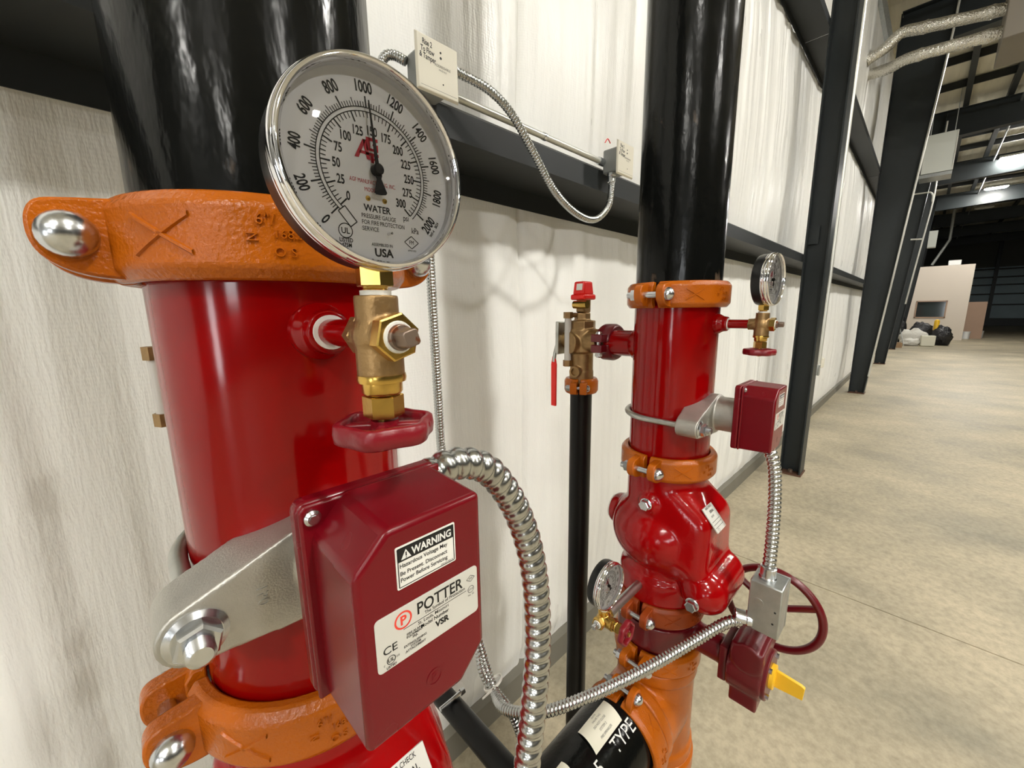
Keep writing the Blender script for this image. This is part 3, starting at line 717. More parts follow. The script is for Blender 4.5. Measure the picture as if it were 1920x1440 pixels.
# ---------------------------------------------------------------- three-way gauge valve with a hand wheel
def hand_wheel(parent, M, r=.0255, lobes=6, m='red_wheel', hgt=.011):
    g = G(); n = 96; vs = []; fs = []
    prof = [(0, -1), (0, 1), (-.0042, 1), (-.0042, -1)]
    for i in range(n):
        a = 2 * PI * i / n; rr = r * (1 + .055 * math.cos(lobes * a))
        for dr, s in ((0, -.42), (.0006, 0), (0, .42), (-.0012, .5), (-.0036, .5), (-.0046, .4), (-.0046, -.4), (-.0036, -.5), (-.0012, -.5)):
            vs.append(((rr + dr) * math.cos(a), (rr + dr) * math.sin(a), s * hgt))
    for i in range(n):
        q = (i + 1) % n
        for k in range(9): fs.append((i * 9 + k, q * 9 + k, q * 9 + (k + 1) % 9, i * 9 + (k + 1) % 9))
    g.add(vs, fs, M)
    w = part('hand_wheel', g, m, parent, smooth=50)
    part('wheel_hub', G().lathe([(0, -.005), (.0075, -.005), (.0082, .001), (.0070, .0045), (0, .0045)], 20, M), m, w)
    g = G()
    for k in range(4): g.box((r * .55, 0, -.0012), (r * .86, .0060, .0042), M @ RZ(k * PI / 2 + .4))
    part('spokes', g, m, w, bevel=.0012)
    return w
def gauge_valve(loc, label, inlet, plug, wheel_dir, detail=True, body='bronze', nip_len=.055, nip_m='red_gloss', wheel_rot=0.0, wheel_r=.0255, nip_r=.0085, plugm='rust_steel'):
    t = thing('gauge_valve', label, 'valve', loc, 0, 'three way gauge valves')
    I = Vector(inlet); Pn = Vector(plug); Wd = Vector(wheel_dir)
    g = G()
    g.cyl(.0113, -.018, .021, 24) if abs(Wd.z) > .5 else g.cyl(.0105, -.012, .021, 24)
    g.cyl(.0105, 0, .0185, 20, to(I)); g.cyl(.0100, 0, .0165, 20, to(Pn)); g.sphere(.0138, I4)
    g.cyl(.0125, .006, .0215, 24, to(Wd)); 
    part('body', fuse(g, .0011, 2, 'valve_body'), body, t)
    part('inlet_hex', G().hexa(.0200, .014, .0215, to(I), ch=.0008), body, t, smooth=20)
    nb = part('plug_bushing', G().hexa(.0215, .0130, .0215, to(Pn), rot=.3, ch=.001), 'brass', t, smooth=20)
    part('tape', G().lathe([(.0068, .0215), (.0082, .0215), (.0078, .0228), (.0066, .0228)], 24, to(Pn)), 'tape', nb)
    sq = [(-.0044, -.0032), (-.0032, -.0044), (.0032, -.0044), (.0044, -.0032), (.0044, .0032), (.0032, .0044), (-.0032, .0044), (-.0044, .0032)]
    part('square_plug', G().cyl(.0066, .019, .0252, 20, to(Pn)).prism(sq, .024, .0345, to(Pn) @ RZ(.3), .93), plugm, t, bevel=.0006)
    W4 = to(Wd)
    part('bonnet_ring', G().lathe([(0, .0205), (.0128, .0205), (.0132, .0225), (.0128, .0245), (.0108, .0250), (.0108, .0300), (.0098, .0315), (0, .0315)], 28, W4), 'brass', t)
    part('packing_nut', G().hexa(.0190, .0320, .0440, W4, rot=.5, ch=.0008), 'brass', t, smooth=20)
    part('stem', G().cyl(.0038, .043, .0575, 16, W4), 'brass', t)
    hand_wheel(t, W4 @ T(0, 0, .0510) @ RZ(wheel_rot), r=wheel_r)
    part('wheel_nut', G().lathe([(0, .0570), (.0048, .0570), (.0045, .0590), (0, .0600)], 12, W4), 'brass', t)
    if nip_len:
        part('nipple', G().cyl(nip_r, .018, .018 + nip_len, 24, to(I)), nip_m, t)
    part('thread_tape', G().lathe([(.0060, .0205), (.0080, .0205), (.0080, .0235), (.0060, .0235)], 24), 'tape', t)
    return t

# ---------------------------------------------------------------- vane flow switch
def flow_switch(loc, label):
    """origin on the riser axis at neck height; the box looks along local -Y"""
    t = thing('flow_switch', label, 'flow switch', loc, 0, 'flow switches')
    # cast saddle: two lug arms hulled to the neck that carries the box
    g = G(); r = RP + .0066
    for s in (-1, 1):
        hull(g, disc((s * r, 0, -.013), (0, -1, 0), .0192, .058, .0985) + disc((0, 0, .001), (0, -1, 0), .040, .052, .1000))
    g.lathe([(0, .078), (.036, .078), (.0345, .110), (.0345, .142), (0, .142)], 40, T(0, 0, .002) @ to((0, -1, 0)))
    sd = part('saddle', fuse(g, .0016, 3, 'saddle_casting'), 'cast_alu', t)
    g = G(); text(g, '150', .0070, -.006, .0, lambda u, v, w: Vector((-.0560 + v, -.1000 - w * .0011, u)), ext=.5, rot=PI)
    part('cast_number', g, 'cast_alu', sd, smooth=0)
    # U bolt
    pts = [(-r, -.109, -.013), (-r, -.05, -.013)] + [(r * math.cos(PI - PI * k / 24), r * math.sin(PI * k / 24), -.013) for k in range(25)] + [(r, -.05, -.013), (r, -.109, -.013)]
    ub = part('u_bolt', G().tube(pts, .0062, 18), 'zinc_dull', t)
    for s in (-1, 1):
        Mn = T(s * r, 0, -.013) @ to((0, -1, 0))
        part('thread', G().lathe([(.0060, .1085)] + [(.0062 + (.0011 if k % 2 else 0), .1090 + k * .00085) for k in range(12)] + [(.0060, .1194), (.0054, .1198), (0, .1198)], 28, Mn), 'zinc', ub, smooth=20)
        part('flange_nut', G().lathe([(.0070, .0986), (.0158, .0986), (.0162, .1000), (.0128, .1022), (.0070, .1022)], 36, Mn).lathe([(.0076, .1015), (.0124, .1015), (.0124, .1088), (.0108, .1105), (.0076, .1105)], 6, Mn @ RZ(.25)), 'zinc', t, smooth=22)
    # box: back plate with two diagonal screw corners, deep cover
    yb, yf = -.1390, -.2050
    M = lambda y: Matrix(((1, 0, 0, .001), (0, 0, -1, y), (0, 1, 0, .009), (0, 0, 0, 1)))
    w, hgt = .0460, .0615
    cn = .004
    pl = [(-w + cn, -hgt), (w - cn, -hgt), (w, -hgt + cn), (w, hgt - cn), (w - cn, hgt), (-w + cn, hgt), (-w, hgt - cn), (-w, -hgt + cn)]
    part('back_plate', G().prism(pl, 0, .0110, M(yb)), 'red_enamel', t, bevel=.0025)
    w2, h2, c2 = .0400, .0610, .0185
    cv = [(-w2, -h2), (w2 - c2, -h2), (w2, -h2 + c2), (w2, h2), (-w2 + c2, h2), (-w2, h2 - c2)]
    part('cover', G().prism(cv, 0, (yb - .009) - yf, M(yb - .009), .965), 'red_enamel', t, bevel=.0035, seg=4)
    fl2 = [(-w + .001, -h2), (w - .003, -h2), (w - .001, -h2 + .003), (w - .001, h2), (-w + .004, h2), (-w + .001, h2 - .003)]
    part('cover_flange', G().prism(fl2, 0, .0035, M(yb - .0115)), 'red_enamel', t, bevel=.0016)
    for s in (-1, 1):
        part('cover_screw', G().lathe([(0, .0035), (.0030, .0035), (.0045, .0020), (.0046, 0), (0, 0)], 20, T(.001 - s * .0385, yb - .0148, .009 + s * .0535) @ to((0, -1, 0))).hexa(.0042, .003, .0042, T(.001 - s * .0385, yb - .0148, .009 + s * .0535) @ to((0, -1, 0))), 'zinc', t, smooth=30)
    def fn(e): return lambda u, v, ww: Vector((.001 + u, yf - .00035 * e, .009 + v))
    def sheet2(name, u0, u1, v0, v1, e, m, par, rad=.0025):
        p = []
        for (cu, cv_, a0) in ((u1 - rad, v1 - rad, 0), (u0 + rad, v1 - rad, PI / 2), (u0 + rad, v0 + rad, PI), (u1 - rad, v0 + rad, 1.5 * PI)):
            for k in range(5):
                a = a0 + PI / 2 * k / 4; p.append((cu + rad * math.cos(a), cv_ + rad * math.sin(a)))
        return part(name, G().prism(p, 0, .00035, Matrix(((1, 0, 0, .001), (0, 0, -1, yf - .00035 * (e - 1)), (0, 1, 0, .009), (0, 0, 0, 1)))), m, par, smooth=0)
    # warning label
    u0, u1, v0, v1 = -.0170, .0192, .0243, .0478
    wl_ = sheet2('warning_label', u0, u1, v0, v1, 1, 'label_white', t, .0008)
    g = G(); f = fn(1.4); f2_ = fn(2)
    q = [(u0 + .0011, v0 + .0011), (u1 - .0011, v0 + .0011), (u1 - .0011, v1 - .0011), (u0 + .0011, v1 - .0011)]
    for i in range(4): bar2(g, q[i], q[(i + 1) % 4], .0005, f)
    poly2(g, [(u0 + .0011, v1 - .0085), (u1 - .0011, v1 - .0085), (u1 - .0011, v1 - .0011), (u0 + .0011, v1 - .0011)], f)
    for i, s in enumerate(('Hazardous Voltage May', 'Be Present. Disconnect', 'Power Before Servicing')): text(g, s, .0024, u0 + .0020, v1 - .0112 - i * .0039, f, cond=.92, bold=.014, align='l')
    text(g, '5401303 REV A', .0009, u1 - .006, v0 + .0020, f)
    part('label_print', g, 'black_ink', wl_, smooth=0)
    g = G(); text(g, 'WARNING', .0043, (u0 + u1) / 2 + .0030, v1 - .0049, f2_, bold=.03, cond=.86)
    poly2(g, [(u0 + .0028, v1 - .0074), (u0 + .0086, v1 - .0074), (u0 + .0057, v1 - .0023)], f2_)
    part('label_heading', g, 'white_ink', wl_, smooth=0)
    g = G(); f3 = fn(2.5); bar2(g, (u0 + .0057, v1 - .0060), (u0 + .0057, v1 - .0038), .0007, f3); bar2(g, (u0 + .0057, v1 - .0070), (u0 + .0057, v1 - .0065), .0007, f3)
    part('label_mark', g, 'black_ink', wl_, smooth=0)
    # nameplate
    u0, u1, v0, v1 = -.0305, .0340, -.0165, .0142
    npl = sheet2('nameplate', u0, u1, v0, v1, 1, 'label_silver', t, .0025)
    g = G(); S = .90
    def tx(s, size, u, dv, **k): text(g, s, size * S, u * .95 + .001, v1 - dv * S, f, **k)
    tx('POTTER', .0078, .0075, .0068, cond=.86, bold=.016); tx('The Symbol of Protection', .0023, .0105, .0124, cond=.92, bold=.010)
    bar2(g, (-.0155, v1 - .0131), (.0255, v1 - .0131), .00035, f)
    tx('St. Louis, Missouri', .0023, .002, .0166, cond=.95, bold=.010); tx('Model Number', .0025, .003, .0198, cond=.95, bold=.014); tx('VSR', .0042, .0075, .0248, bold=.04)
    tx('CE', .0050, -.0255, .0215, cond=1.1, bold=.01); tx('FIRE ALARM', .0015, -.0105, .0192, bold=.02); tx('EQUIPMENT', .0015, -.0105, .0211, bold=.02); tx('3RJL', .0015, -.0105, .0230, bold=.02)
    tx('EXTINGUISHING', .0015, -.0105, .0262, bold=.02); tx('SYSTEM', .0015, -.0105, .0281, bold=.02); tx('ATTACHMENT', .0015, -.0105, .0300, bold=.02)
    ring2(g, -.0232, v1 - .0257, .0021, .0025, f, seg=20); tx('UL', .0024, -.0255, .0285, bold=.02); tx('LISTED', .0015, -.0255, .0325, bold=.03); tx('c', .0018, -.0295, .0300); tx('us', .0018, -.0215, .0285)
    cx, cy, s = .0290, v1 - .0067, .0020
    for (p, q) in (((0, s), (s * 1.5, 0)), ((s * 1.5, 0), (0, -s)), ((0, -s), (-s * 1.5, 0)), ((-s * 1.5, 0), (0, s))): bar2(g, (cx + p[0], cy + p[1]), (cx + q[0], cy + q[1]), .0003, f)
    tx('FM', .0016, .0295, .0075); ring2(g, .0290, v1 - .0138, .0020, .0023, f, seg=18); tx('LPCB', .0012, .0295, .0153); tx('No. 50', .0013, .0295, .0192)
    part('plate_print', g, 'black_ink', npl, smooth=0)
    g = G(); ring2(g, -.0152, v1 - .0075, .0040, .0050, f, seg=36); text(g, 'P', .0052, -.0150, v1 - .0075, f, bold=.03)
    part('plate_emblem', g, 'logo_red', npl, smooth=0)
    # moulded mark low on the cover
    g = G(); ring2(g, .0015, -.0405, .0042, .0050, fn(.8), seg=30); text(g, 'P', .0050, .0017, -.0405, fn(.8), bold=.02)
    part('moulded_mark', g, 'red_enamel', t, smooth=0)
    return t

# ---------------------------------------------------------------- red spool with gauge and drain outlets
def spool(ax, z0, z1, zg, zd_, label):
    t = thing('riser_spool', label, 'pipe', (ax[0], ax[1], z0), 0, 'riser spools')
    L = z1 - z0
    part('shell', G().lathe([(.076, 0), (RP, 0), (RP, .006), (RP - .0022, .008), (RP - .0022, .016), (RP, .018), (RP, L - .018), (RP - .0022, L - .016), (RP - .0022, L - .008), (RP, L - .006), (RP, L), (.076, L)], 80, close=True), 'red_gloss', t, smooth=40)
    M = T(0, 0, zg - z0) @ to((0, -1, 0))
    part('gauge_outlet', fuse(G().lathe([(0, RP - .012), (.0205, RP - .012), (.0195, RP + .004), (.0150, RP + .012), (.0140, RP + .020), (0, RP + .020)], 32, M), .0012, 3), 'red_gloss', t)
    part('seal_ring', G().lathe([(.0085, RP + .0195), (.0112, RP + .0195), (.0112, RP + .0215), (.0085, RP + .0215)], 28, M), 'label_white', t)
    M = T(0, 0, zd_ - z0) @ to((0, 1, 0))
    part('drain_outlet', G().lathe([(0, RP - .014), (.040, RP - .014), (.036, RP + .004), (.0302, RP + .010), (.0302, RP + .075), (0, RP + .075)], 40, M), 'red_gloss', t)
    return t

# ---------------------------------------------------------------- test and drain valve on its pipe
def drain_valve(loc, label, sx=-.034, zs=(-.056, .060)):
    """origin: valve axis, at outlet centre height; inlet on local -Y"""
    t = thing('drain_valve', label, 'valve', loc, 0, 'test and drain valves')
    g = G()
    g.cyl(.0300, -.085, .030, 32); g.cyl(.0345, .020, .052, 8); g.cyl(.036, -.03, .03, 28); g.cyl(.024, 0, .055, 24, to((0, 1, 0))); g.cyl(.031, 0, .060, 28, to((0, -1, 0))); g.cyl(.0315, -.112, -.08, 28)
    g.cyl(.021, .05, .072, 6); g.cyl(.028, 0, .040, 24, to((-1, .35, 0), (0, 0, -.005))); g.cyl(.013, 0, .038, 16, to((-1, -.2, 0), (0, 0, -.078)))
    part('body', fuse(g, .0022, 2, 'drain_body'), 'bronze', t)
    part('test_port', G().lathe([(.0095, .030), (.0140, .030), (.0140, .044), (.0095, .044)], 20, T(0, 0, -.078) @ to((-1, -.2, 0)), close=True), 'bronze', t)
    part('sight_glass', G().tube([(sx, .020, zs[0]), (sx, .020, zs[1])], .0088, 16), 'sight_tube', t)
    for z in (zs[0] - .002, zs[1] + .006): part('sight_fitting', G().hexa(.021, -.008, .008, T(sx, .020, z)).cyl(.006, 0, -sx - .004, 12, to((1, -.5, 0), (sx, .020, z))), 'bronze', t)
    part('bolt', G().cyl(.010, -.02, .02, 20, to((0, -1, 0), (-.022, -.01, .092))), 'brass', t)
    part('relief_neck', G().box((.004, 0, .090), (.030, .026, .036)), 'bronze', t, bevel=.003)
    cp = part('relief_cap', G().prism([(-.024, -.022), (.028, -.022), (.028, .022), (-.024, .022)], .104, .118).prism([(-.020, -.018), (.024, -.018), (.024, .018), (-.020, .018)], .117, .150, I4, .86), 'red_bright', t, bevel=.004)
    part('cap_label', G().box((0, 0, 0), (.0004, .018, .016), T(-.0205, -.004, .136) @ RY(.10)), 'label_white', cp)
    part('bracket', G().box((-.016, .056, .006), (.040, .010, .086)), 'zinc_dull', t, bevel=.002)
    part('lever', G().prism([(-.008, -.125), (.008, -.125), (.0085, -.010), (.004, .012), (-.004, .012), (-.0085, -.010)], -.003, .003, T(-.034, .066, -.055) @ Matrix(((0, 0, -1, 0), (1, 0, 0, 0), (0, 1, 0, 0), (0, 0, 0, 1))) ), 'red_bright', t, bevel=.0015)
    part('lever_arm', G().tube([(-.030, .058, -.010), (-.033, .064, -.035), (-.034, .066, -.058)], .005, 8), 'zinc_dull', t)
    return t
def small_coupling(loc, rot, label, m='orange_cast', r=.0305):
    t = thing('pipe_coupling', label, 'coupling', loc, 0, 'small couplings'); t.rotation_euler = rot
    for side in (-1, 1):
        a0, a1 = (PI + .08, 2 * PI - .08) if side < 0 else (.08, PI - .08)
        g = G().lathe([(r, -.020), (r + .010, -.020), (r + .014, -.012), (r + .014, .012), (r + .010, .020), (r, .020)], 28, I4, a0, a1, close=True)
        for sx in (-1, 1): g.box((sx * (r + .020), side * .0125, 0), (.026, .018, .030))
        part('housing_half', g, m, t, bevel=.002)
    for sx in (-1, 1):
        b = part('bolt', G().lathe([(0, -.029), (.007, -.027), (.009, -.022), (.0045, -.0215), (.0045, .034), (0, .034)], 16, T(sx * (r + .021), 0, 0) @ RX(-PI / 2)), 'zinc', t)
        part('nut', G().hexa(.015, .0215, .031, T(sx * (r + .021), 0, 0) @ RX(-PI / 2)), 'zinc', b)
    return t

# ---------------------------------------------------------------- swing check valve
def check_valve(ax, zm, label, lx):
    t = thing('check_valve', label, 'valve', (ax[0], ax[1], zm), 0, 'riser check valves')
    g = G()
    g.cyl(RP, -.165, .165, 48); g.cyl(.0935, -.152, -.092, 48)
    g.sphere(1.0, T(0, 0, .0) @ Matrix.Diagonal((.115, .116, .096, 1)), 36, 24)
    hull(g, disc((0, 0, 0), (0, 0, 1), .083, .06, .128) + ball((-.050, -.100, .062), .026) + ball((.050, -.100, .062), .026) + ball((-.060, -.098, -.035), .028) + ball((.060, -.098, -.035), .028) + ball((0, -.026, -.010), .098, 24))
    g.cyl(.049, -.060, .060, 32, to((1, 0, 0), (0, -.116, -.080))); g.sphere(.049, T(-.045, -.116, -.080)); g.sphere(.049, T(.045, -.116, -.080))
    hull(g, disc((0, .09, .004), (0, 1, 0), .040, 0, .028) + disc((0, .09, .004), (0, 1, 0), .034, 0, .040))
    g.cyl(.021, .07, .094, 20, to((-1, 0, 0), (0, 0, .088)))
    part('body', fuse(g, .0030, 55, 'check_body'), 'red_cast', t)
    for nm_, d, p in (('plug', (0, 1, 0), (0, .129, .004)), ('plug', (-1, 0, 0), (-.092, 0, .088)), ('pin_bolt', (-1, 0, 0), (-.094, -.110, -.092))):
        part(nm_, G().lathe([(0, -.002), (.0135, -.002), (.0138, .0005), (.012, .002), (0, .002)], 24, to(d, p)).hexa(.0200, .001, .0125, to(d, p), ch=.0018), 'zinc', t, smooth=25)
    part('seal_ring', G().lathe([(.020, -.001), (.031, -.001), (.031, .003), (.020, .003)], 28, to((0, 1, 0), (0, .128, .004)), close=True), 'label_white', t)
    ML = Matrix(((1, 0, 0, lx), (0, .64, -.768, -.1165), (0, .768, .64, .078), (0, 0, 0, 1)))
    lb_ = part('rating_label', G().box((0, 0, .003), (.046, .052, .0025), ML), 'label_silver', t, bevel=.0004, seg=1)
    g = G(); fn = lambda u, v, w_: ML @ Vector((u, v, .0046))
    text(g, 'RISER CHECK', .0042, 0, .022, fn, cond=.8, bold=.01); text(g, 'SERIAL', .0052, .004, .013, fn, cond=.9, bold=.02); text(g, '300 PSI', .0038, -.004, .004, fn, cond=.9)
    for k in range(3): bar2(g, (-.020, -.005 - k * .006), (.018, -.005 - k * .006), .0008, fn)
    ring2(g, -.012, -.022, .0028, .0034, fn, seg=16)
    part('label_print', g, 'black_ink', lb_, smooth=0)
    return t

# ---------------------------------------------------------------- corrugated conduit
def flex(ctrl, label, r=.0108, pitch=.0062, m='flex_steel', seg=16, amp=.16, step=None, grp='flexible conduits'):
    P = spline(ctrl, .004)
    n = 7; out = [P[0]]; need = pitch / n; acc = 0.0          # resample evenly, n rings per corrugation
    for a, b in zip(P[:-1], P[1:]):
        L = (b - a).length; d = need - acc
        while d <= L:
            out.append(a.lerp(b, d / L)); d += need
        acc = L - (d - need)
    W = [0, .45, .8, 1, .8, .45, .1]
    k = [0]
    def rad(d, a):
        q = ((d / pitch) + .12 * math.cos(a)) % 1.0
        return r * (1 - amp) + r * amp * abs(math.sin(PI * q)) ** .8
    return solo('flexible_conduit', G().tube(out, rad, seg), m, label, 'conduit', grp, smooth=75)
def connector(parent, M, name='connector'):
    return part(name, G().lathe([(.0095, -.004), (.0150, -.004), (.0150, .004), (.0135, .006), (.0135, .022), (.0140, .024), (.0110, .026), (.0095, .026)], 24, M, close=True), 'zinc', parent)

# ================================================================ the two risers
DZ = -.018                                                    # the far riser stands a little lower
zc = {'A': 1.696, 'B': 1.6775}
def riser(ax, k, dz, who):
    z1 = zc[k]; z2 = z1 - .356
    pipe('steel_pipe', (ax[0], ax[1], z1 + .002), (ax[0], ax[1], 5.6), RP, 'black_pipe', 'tall scuffed black steel pipe rising from the ' + who[0], 'pipe', 'riser pipes')
    coupling((ax[0], ax[1], z1), 'orange coupling at the top of the ' + who[1])
    spool(ax, z2 + .002, z1 - .002, 1.638 + dz, (1.590 + dz) if k == 'B' else 1.566, 'glossy red spool of the ' + who[1])
    coupling((ax[0], ax[1], z2), 'orange coupling under the red spool of the ' + who[1])
    oy = .172 if k == 'A' else .162
    v = gauge_valve((ax[0], ax[1] - oy, 1.638 + dz), 'bronze gauge valve with red hand wheel on the ' + who[1], (0, 1, 0), (0, -1, 0), (0, 0, -1), wheel_rot=.25)
    gauge((ax[0], ax[1] - oy, 1.6635 + dz), 0 if k == 'A' else -.07, who[2])
    flow_switch((ax[0], ax[1], 1.478 + (dz if k == 'A' else -.040)), who[3])
    check_valve(ax, z2 - .172, who[4], .024 if k == 'A' else -.034)
    coupling((ax[0], ax[1], z2 - .3445), 'orange coupling under the check valve of the ' + who[1], m='orange_shaded')
riser(A, 'A', 0.0, ('near orange coupling at left', 'near left riser', 'large near pressure gauge with chrome rim and white dial', 'dark red flow switch box with warning label, near left riser', 'red check valve at the bottom of the near left riser'))
riser(B, 'B', DZ, ('far orange coupling at centre right', 'far right riser', 'small pressure gauge at the top of the far right riser', 'small dark red flow switch box on the far right riser', 'red bulging check valve on the far right riser'))

# ---------------------------------------------------------------- drains behind the spools
for ax, dz, who, k in ((A, 0.0, 'near left riser', 'A'), (B, DZ, 'far right riser', 'B')):
    dx, dy = (.012, .250)
    z = 1.590 + dz
    if k == 'A': dx, dy, z = -.020, .250, 1.566
    drain_valve((ax[0] + dx, ax[1] + dy, z), 'bronze test and drain valve with red lever behind the ' + who, -.034 if k == 'B' else -.0525, (-.056, .060) if k == 'B' else (-.040, .034))
    small_coupling((ax[0] + (dx * .7 if k == 'B' else 0), ax[1] + .162, z), (-PI / 2, 0, 0) , 'small dark red coupling joining the drain valve to the ' + who, 'maroon')
    small_coupling((ax[0] + dx, ax[1] + dy, z - .118), (0, 0, .5 if k == 'B' else PI / 2), 'small orange coupling under the drain valve of the ' + who)
    pipe('drain_pipe', (ax[0] + dx, ax[1] + dy, .02), (ax[0] + dx, ax[1] + dy, z - .120), .0290, 'black_paint', 'slim black drain pipe standing behind the ' + who, 'pipe', 'drain pipes', 32)
    t = thing('floor_flange', 'round black floor flange under the drain pipe of the ' + who, 'flange', (ax[0] + dx, ax[1] + dy, 0)); part('plate', G().lathe([(.0295, 0), (.075, 0), (.075, .012), (.0335, .016), (.0335, .03), (.0295, .03)], 32, close=True), 'black_paint', t)

# ---------------------------------------------------------------- control valve and tee under each check valve
def butterfly(ax, z, label, full):
    t = thing('butterfly_valve', label, 'valve', (ax[0], ax[1], z), 0, 'butterfly valves')
    g = G(); g.cyl(RP, -.062, .062, 48); g.cyl(.094, -.030, .030, 48); g.cyl(.030, .07, .165, 24, to((0, -1, 0))); g.cyl(.034, .07, .10, 24, to((0, 1, 0)))
    g.box((0, -.160, 0), (.080, .016, .080))
    part('body', fuse(g, .003, 4, 'butterfly_body'), 'maroon', t)
    g = G(); g.cyl(.056, .170, .232, 36, to((0, -1, 0), (0, 0, 0))); g.cyl(.030, -.055, .075, 24, to((1, 0, 0), (0, -.205, .052))); g.box((.005, -.200, -.055), (.070, .052, .055)); g.box((-.010, -.205, .03), (.085, .058, .09))
    gb = part('gear_box', fuse(g, .0028, 3, 'gear_box'), 'maroon', t)
    part('gear_lid', G().prism([(.050 * math.cos(a), .050 * math.sin(a)) for a in [2 * PI * k / 24 for k in range(24)]], .231, .240, to((0, -1, 0))), 'maroon', t, bevel=.002)
    for k in range(4): part('lid_bolt', G().hexa(.009, .239, .245, T(.040 * math.cos(k * PI / 2 + .7), 0, .040 * math.sin(k * PI / 2 + .7)) @ to((0, -1, 0))), 'zinc', gb)
    ip = part('position_indicator', G().lathe([(0, .239), (.024, .239), (.024, .247), (.014, .249), (0, .249)], 28, to((0, -1, 0))), 'yellow', t)
    part('pointer', G().prism([(-.248, -.019), (-.294, -.015), (-.296, .012), (-.290, .015), (-.248, .019)], -.0035, .0035, Matrix(((0, 0, 1, 0), (1, 0, 0, 0), (0, 1, 0, 0), (0, 0, 0, 1)))), 'yellow', t, bevel=.001)
    part('input_shaft', G().cyl(.009, .07, .150, 16, to((1, 0, 0), (0, -.205, .052))), 'galv', t)
    M = to((1, 0, 0), (.140, -.205, .052))
    hw = part('hand_wheel', G().tube([M @ Vector((.094 * math.cos(2 * PI * k / 64), .094 * math.sin(2 * PI * k / 64), 0)) for k in range(65)], .0085, 14, False), 'maroon', t, smooth=60)
    for k in range(3):
        a = 2 * PI * k / 3 + .55; part('spoke', G().tube([M @ Vector((.01 * math.cos(a), .01 * math.sin(a), 0)), M @ Vector((.092 * math.cos(a), .092 * math.sin(a), 0))], .0075, 10), 'maroon', hw)
    part('wheel_hub', G().cyl(.017, -.012, .012, 20, M), 'maroon', hw)
    return t
def tee(ax, z, sgn, label):
    t = thing('pipe_tee', label, 'tee', (ax[0], ax[1], z), 0, 'pipe tees')
    g = G(); g.cyl(.0905, -.115, .115, 48); g.cyl(RP, -.152, .152, 48); g.cyl(.096, .098, .128, 48); g.cyl(.096, -.128, -.098, 48)
    g.cyl(.0905, 0, .115, 48, to((sgn, 0, 0))); g.cyl(RP, 0, .150, 48, to((sgn, 0, 0))); g.cyl(.096, .098, .126, 48, to((sgn, 0, 0)))
    part('body', fuse(g, .0032, 8, 'tee_body'), 'orange_cast', t); return t
for ax, k, who, sgn in ((A, 'A', 'near left riser', 1), (B, 'B', 'far right riser', -1)):
    zb = zc[k] - .356 - .3445 - .062
    butterfly(ax, zb, 'dark red butterfly valve with gear box, yellow pointer and hand wheel, ' + who, True)
    coupling((ax[0], ax[1], zb - .064), 'orange coupling between butterfly valve and tee of the ' + who)
    tee(ax, zb - .064 - .153, sgn, 'orange cast tee at the foot of the ' + who)
    zt = zb - .064 - .153
    coupling((ax[0], ax[1], zt - .152), 'orange coupling below the tee of the ' + who)
    pipe('steel_pipe', (ax[0], ax[1], .02), (ax[0], ax[1], zt - .153), RP, 'black_pipe', 'short black steel pipe from the floor up to the tee of the ' + who, 'pipe', 'riser pipes')
    t = thing('floor_flange', 'large black floor flange under the ' + who, 'flange', (ax[0], ax[1], 0)); part('plate', G().lathe([(.0845, 0), (.14, 0), (.14, .02), (.095, .025), (.095, .045), (.0845, .045)], 40, close=True), 'black_paint', t)
    if k == 'B': ZH = zt
XC = B[0] - .151
coupling((XC, B[1], ZH), 'orange coupling between the black header pipe and the far tee', rot=(0, PI / 2, 0))
coupling((A[0] + .151, A[1], ZH + .0185), 'orange coupling between the black header pipe and the near tee', rot=(0, PI / 2, 0))
hp = thing('header_pipe', 'thick black header pipe lettered TYPE joining the two risers', 'pipe', (A[0] + .152, .3725, ZH + .009))
LH = XC - (A[0] + .152)
part('shell', G().lathe([(RP * .9, 0), (RP, 0), (RP, LH), (RP * .9, LH)], 64, to((1, 0, 0)), close=True), 'black_pipe', hp, smooth=40)
g = G(); 
def on_pipe(x0, phi0, e=.0004):
    def fn(u, v, w):
        p = phi0 + v / RP; r = RP + e; return Vector((x0 - hp.location.x + u, -r * math.cos(p), r * math.sin(p)))
    return fn
f = on_pipe(.632, math.radians(62)); text(g, 'TYPE', .026, 0, 0, f, cond=.95); text(g, '5', .026, -.086, .0, f, cond=1.0); text(g, 'S/L', .024, -.045, .045, f, cond=.9)
part('stencil', g, 'white_ink', hp, smooth=0)
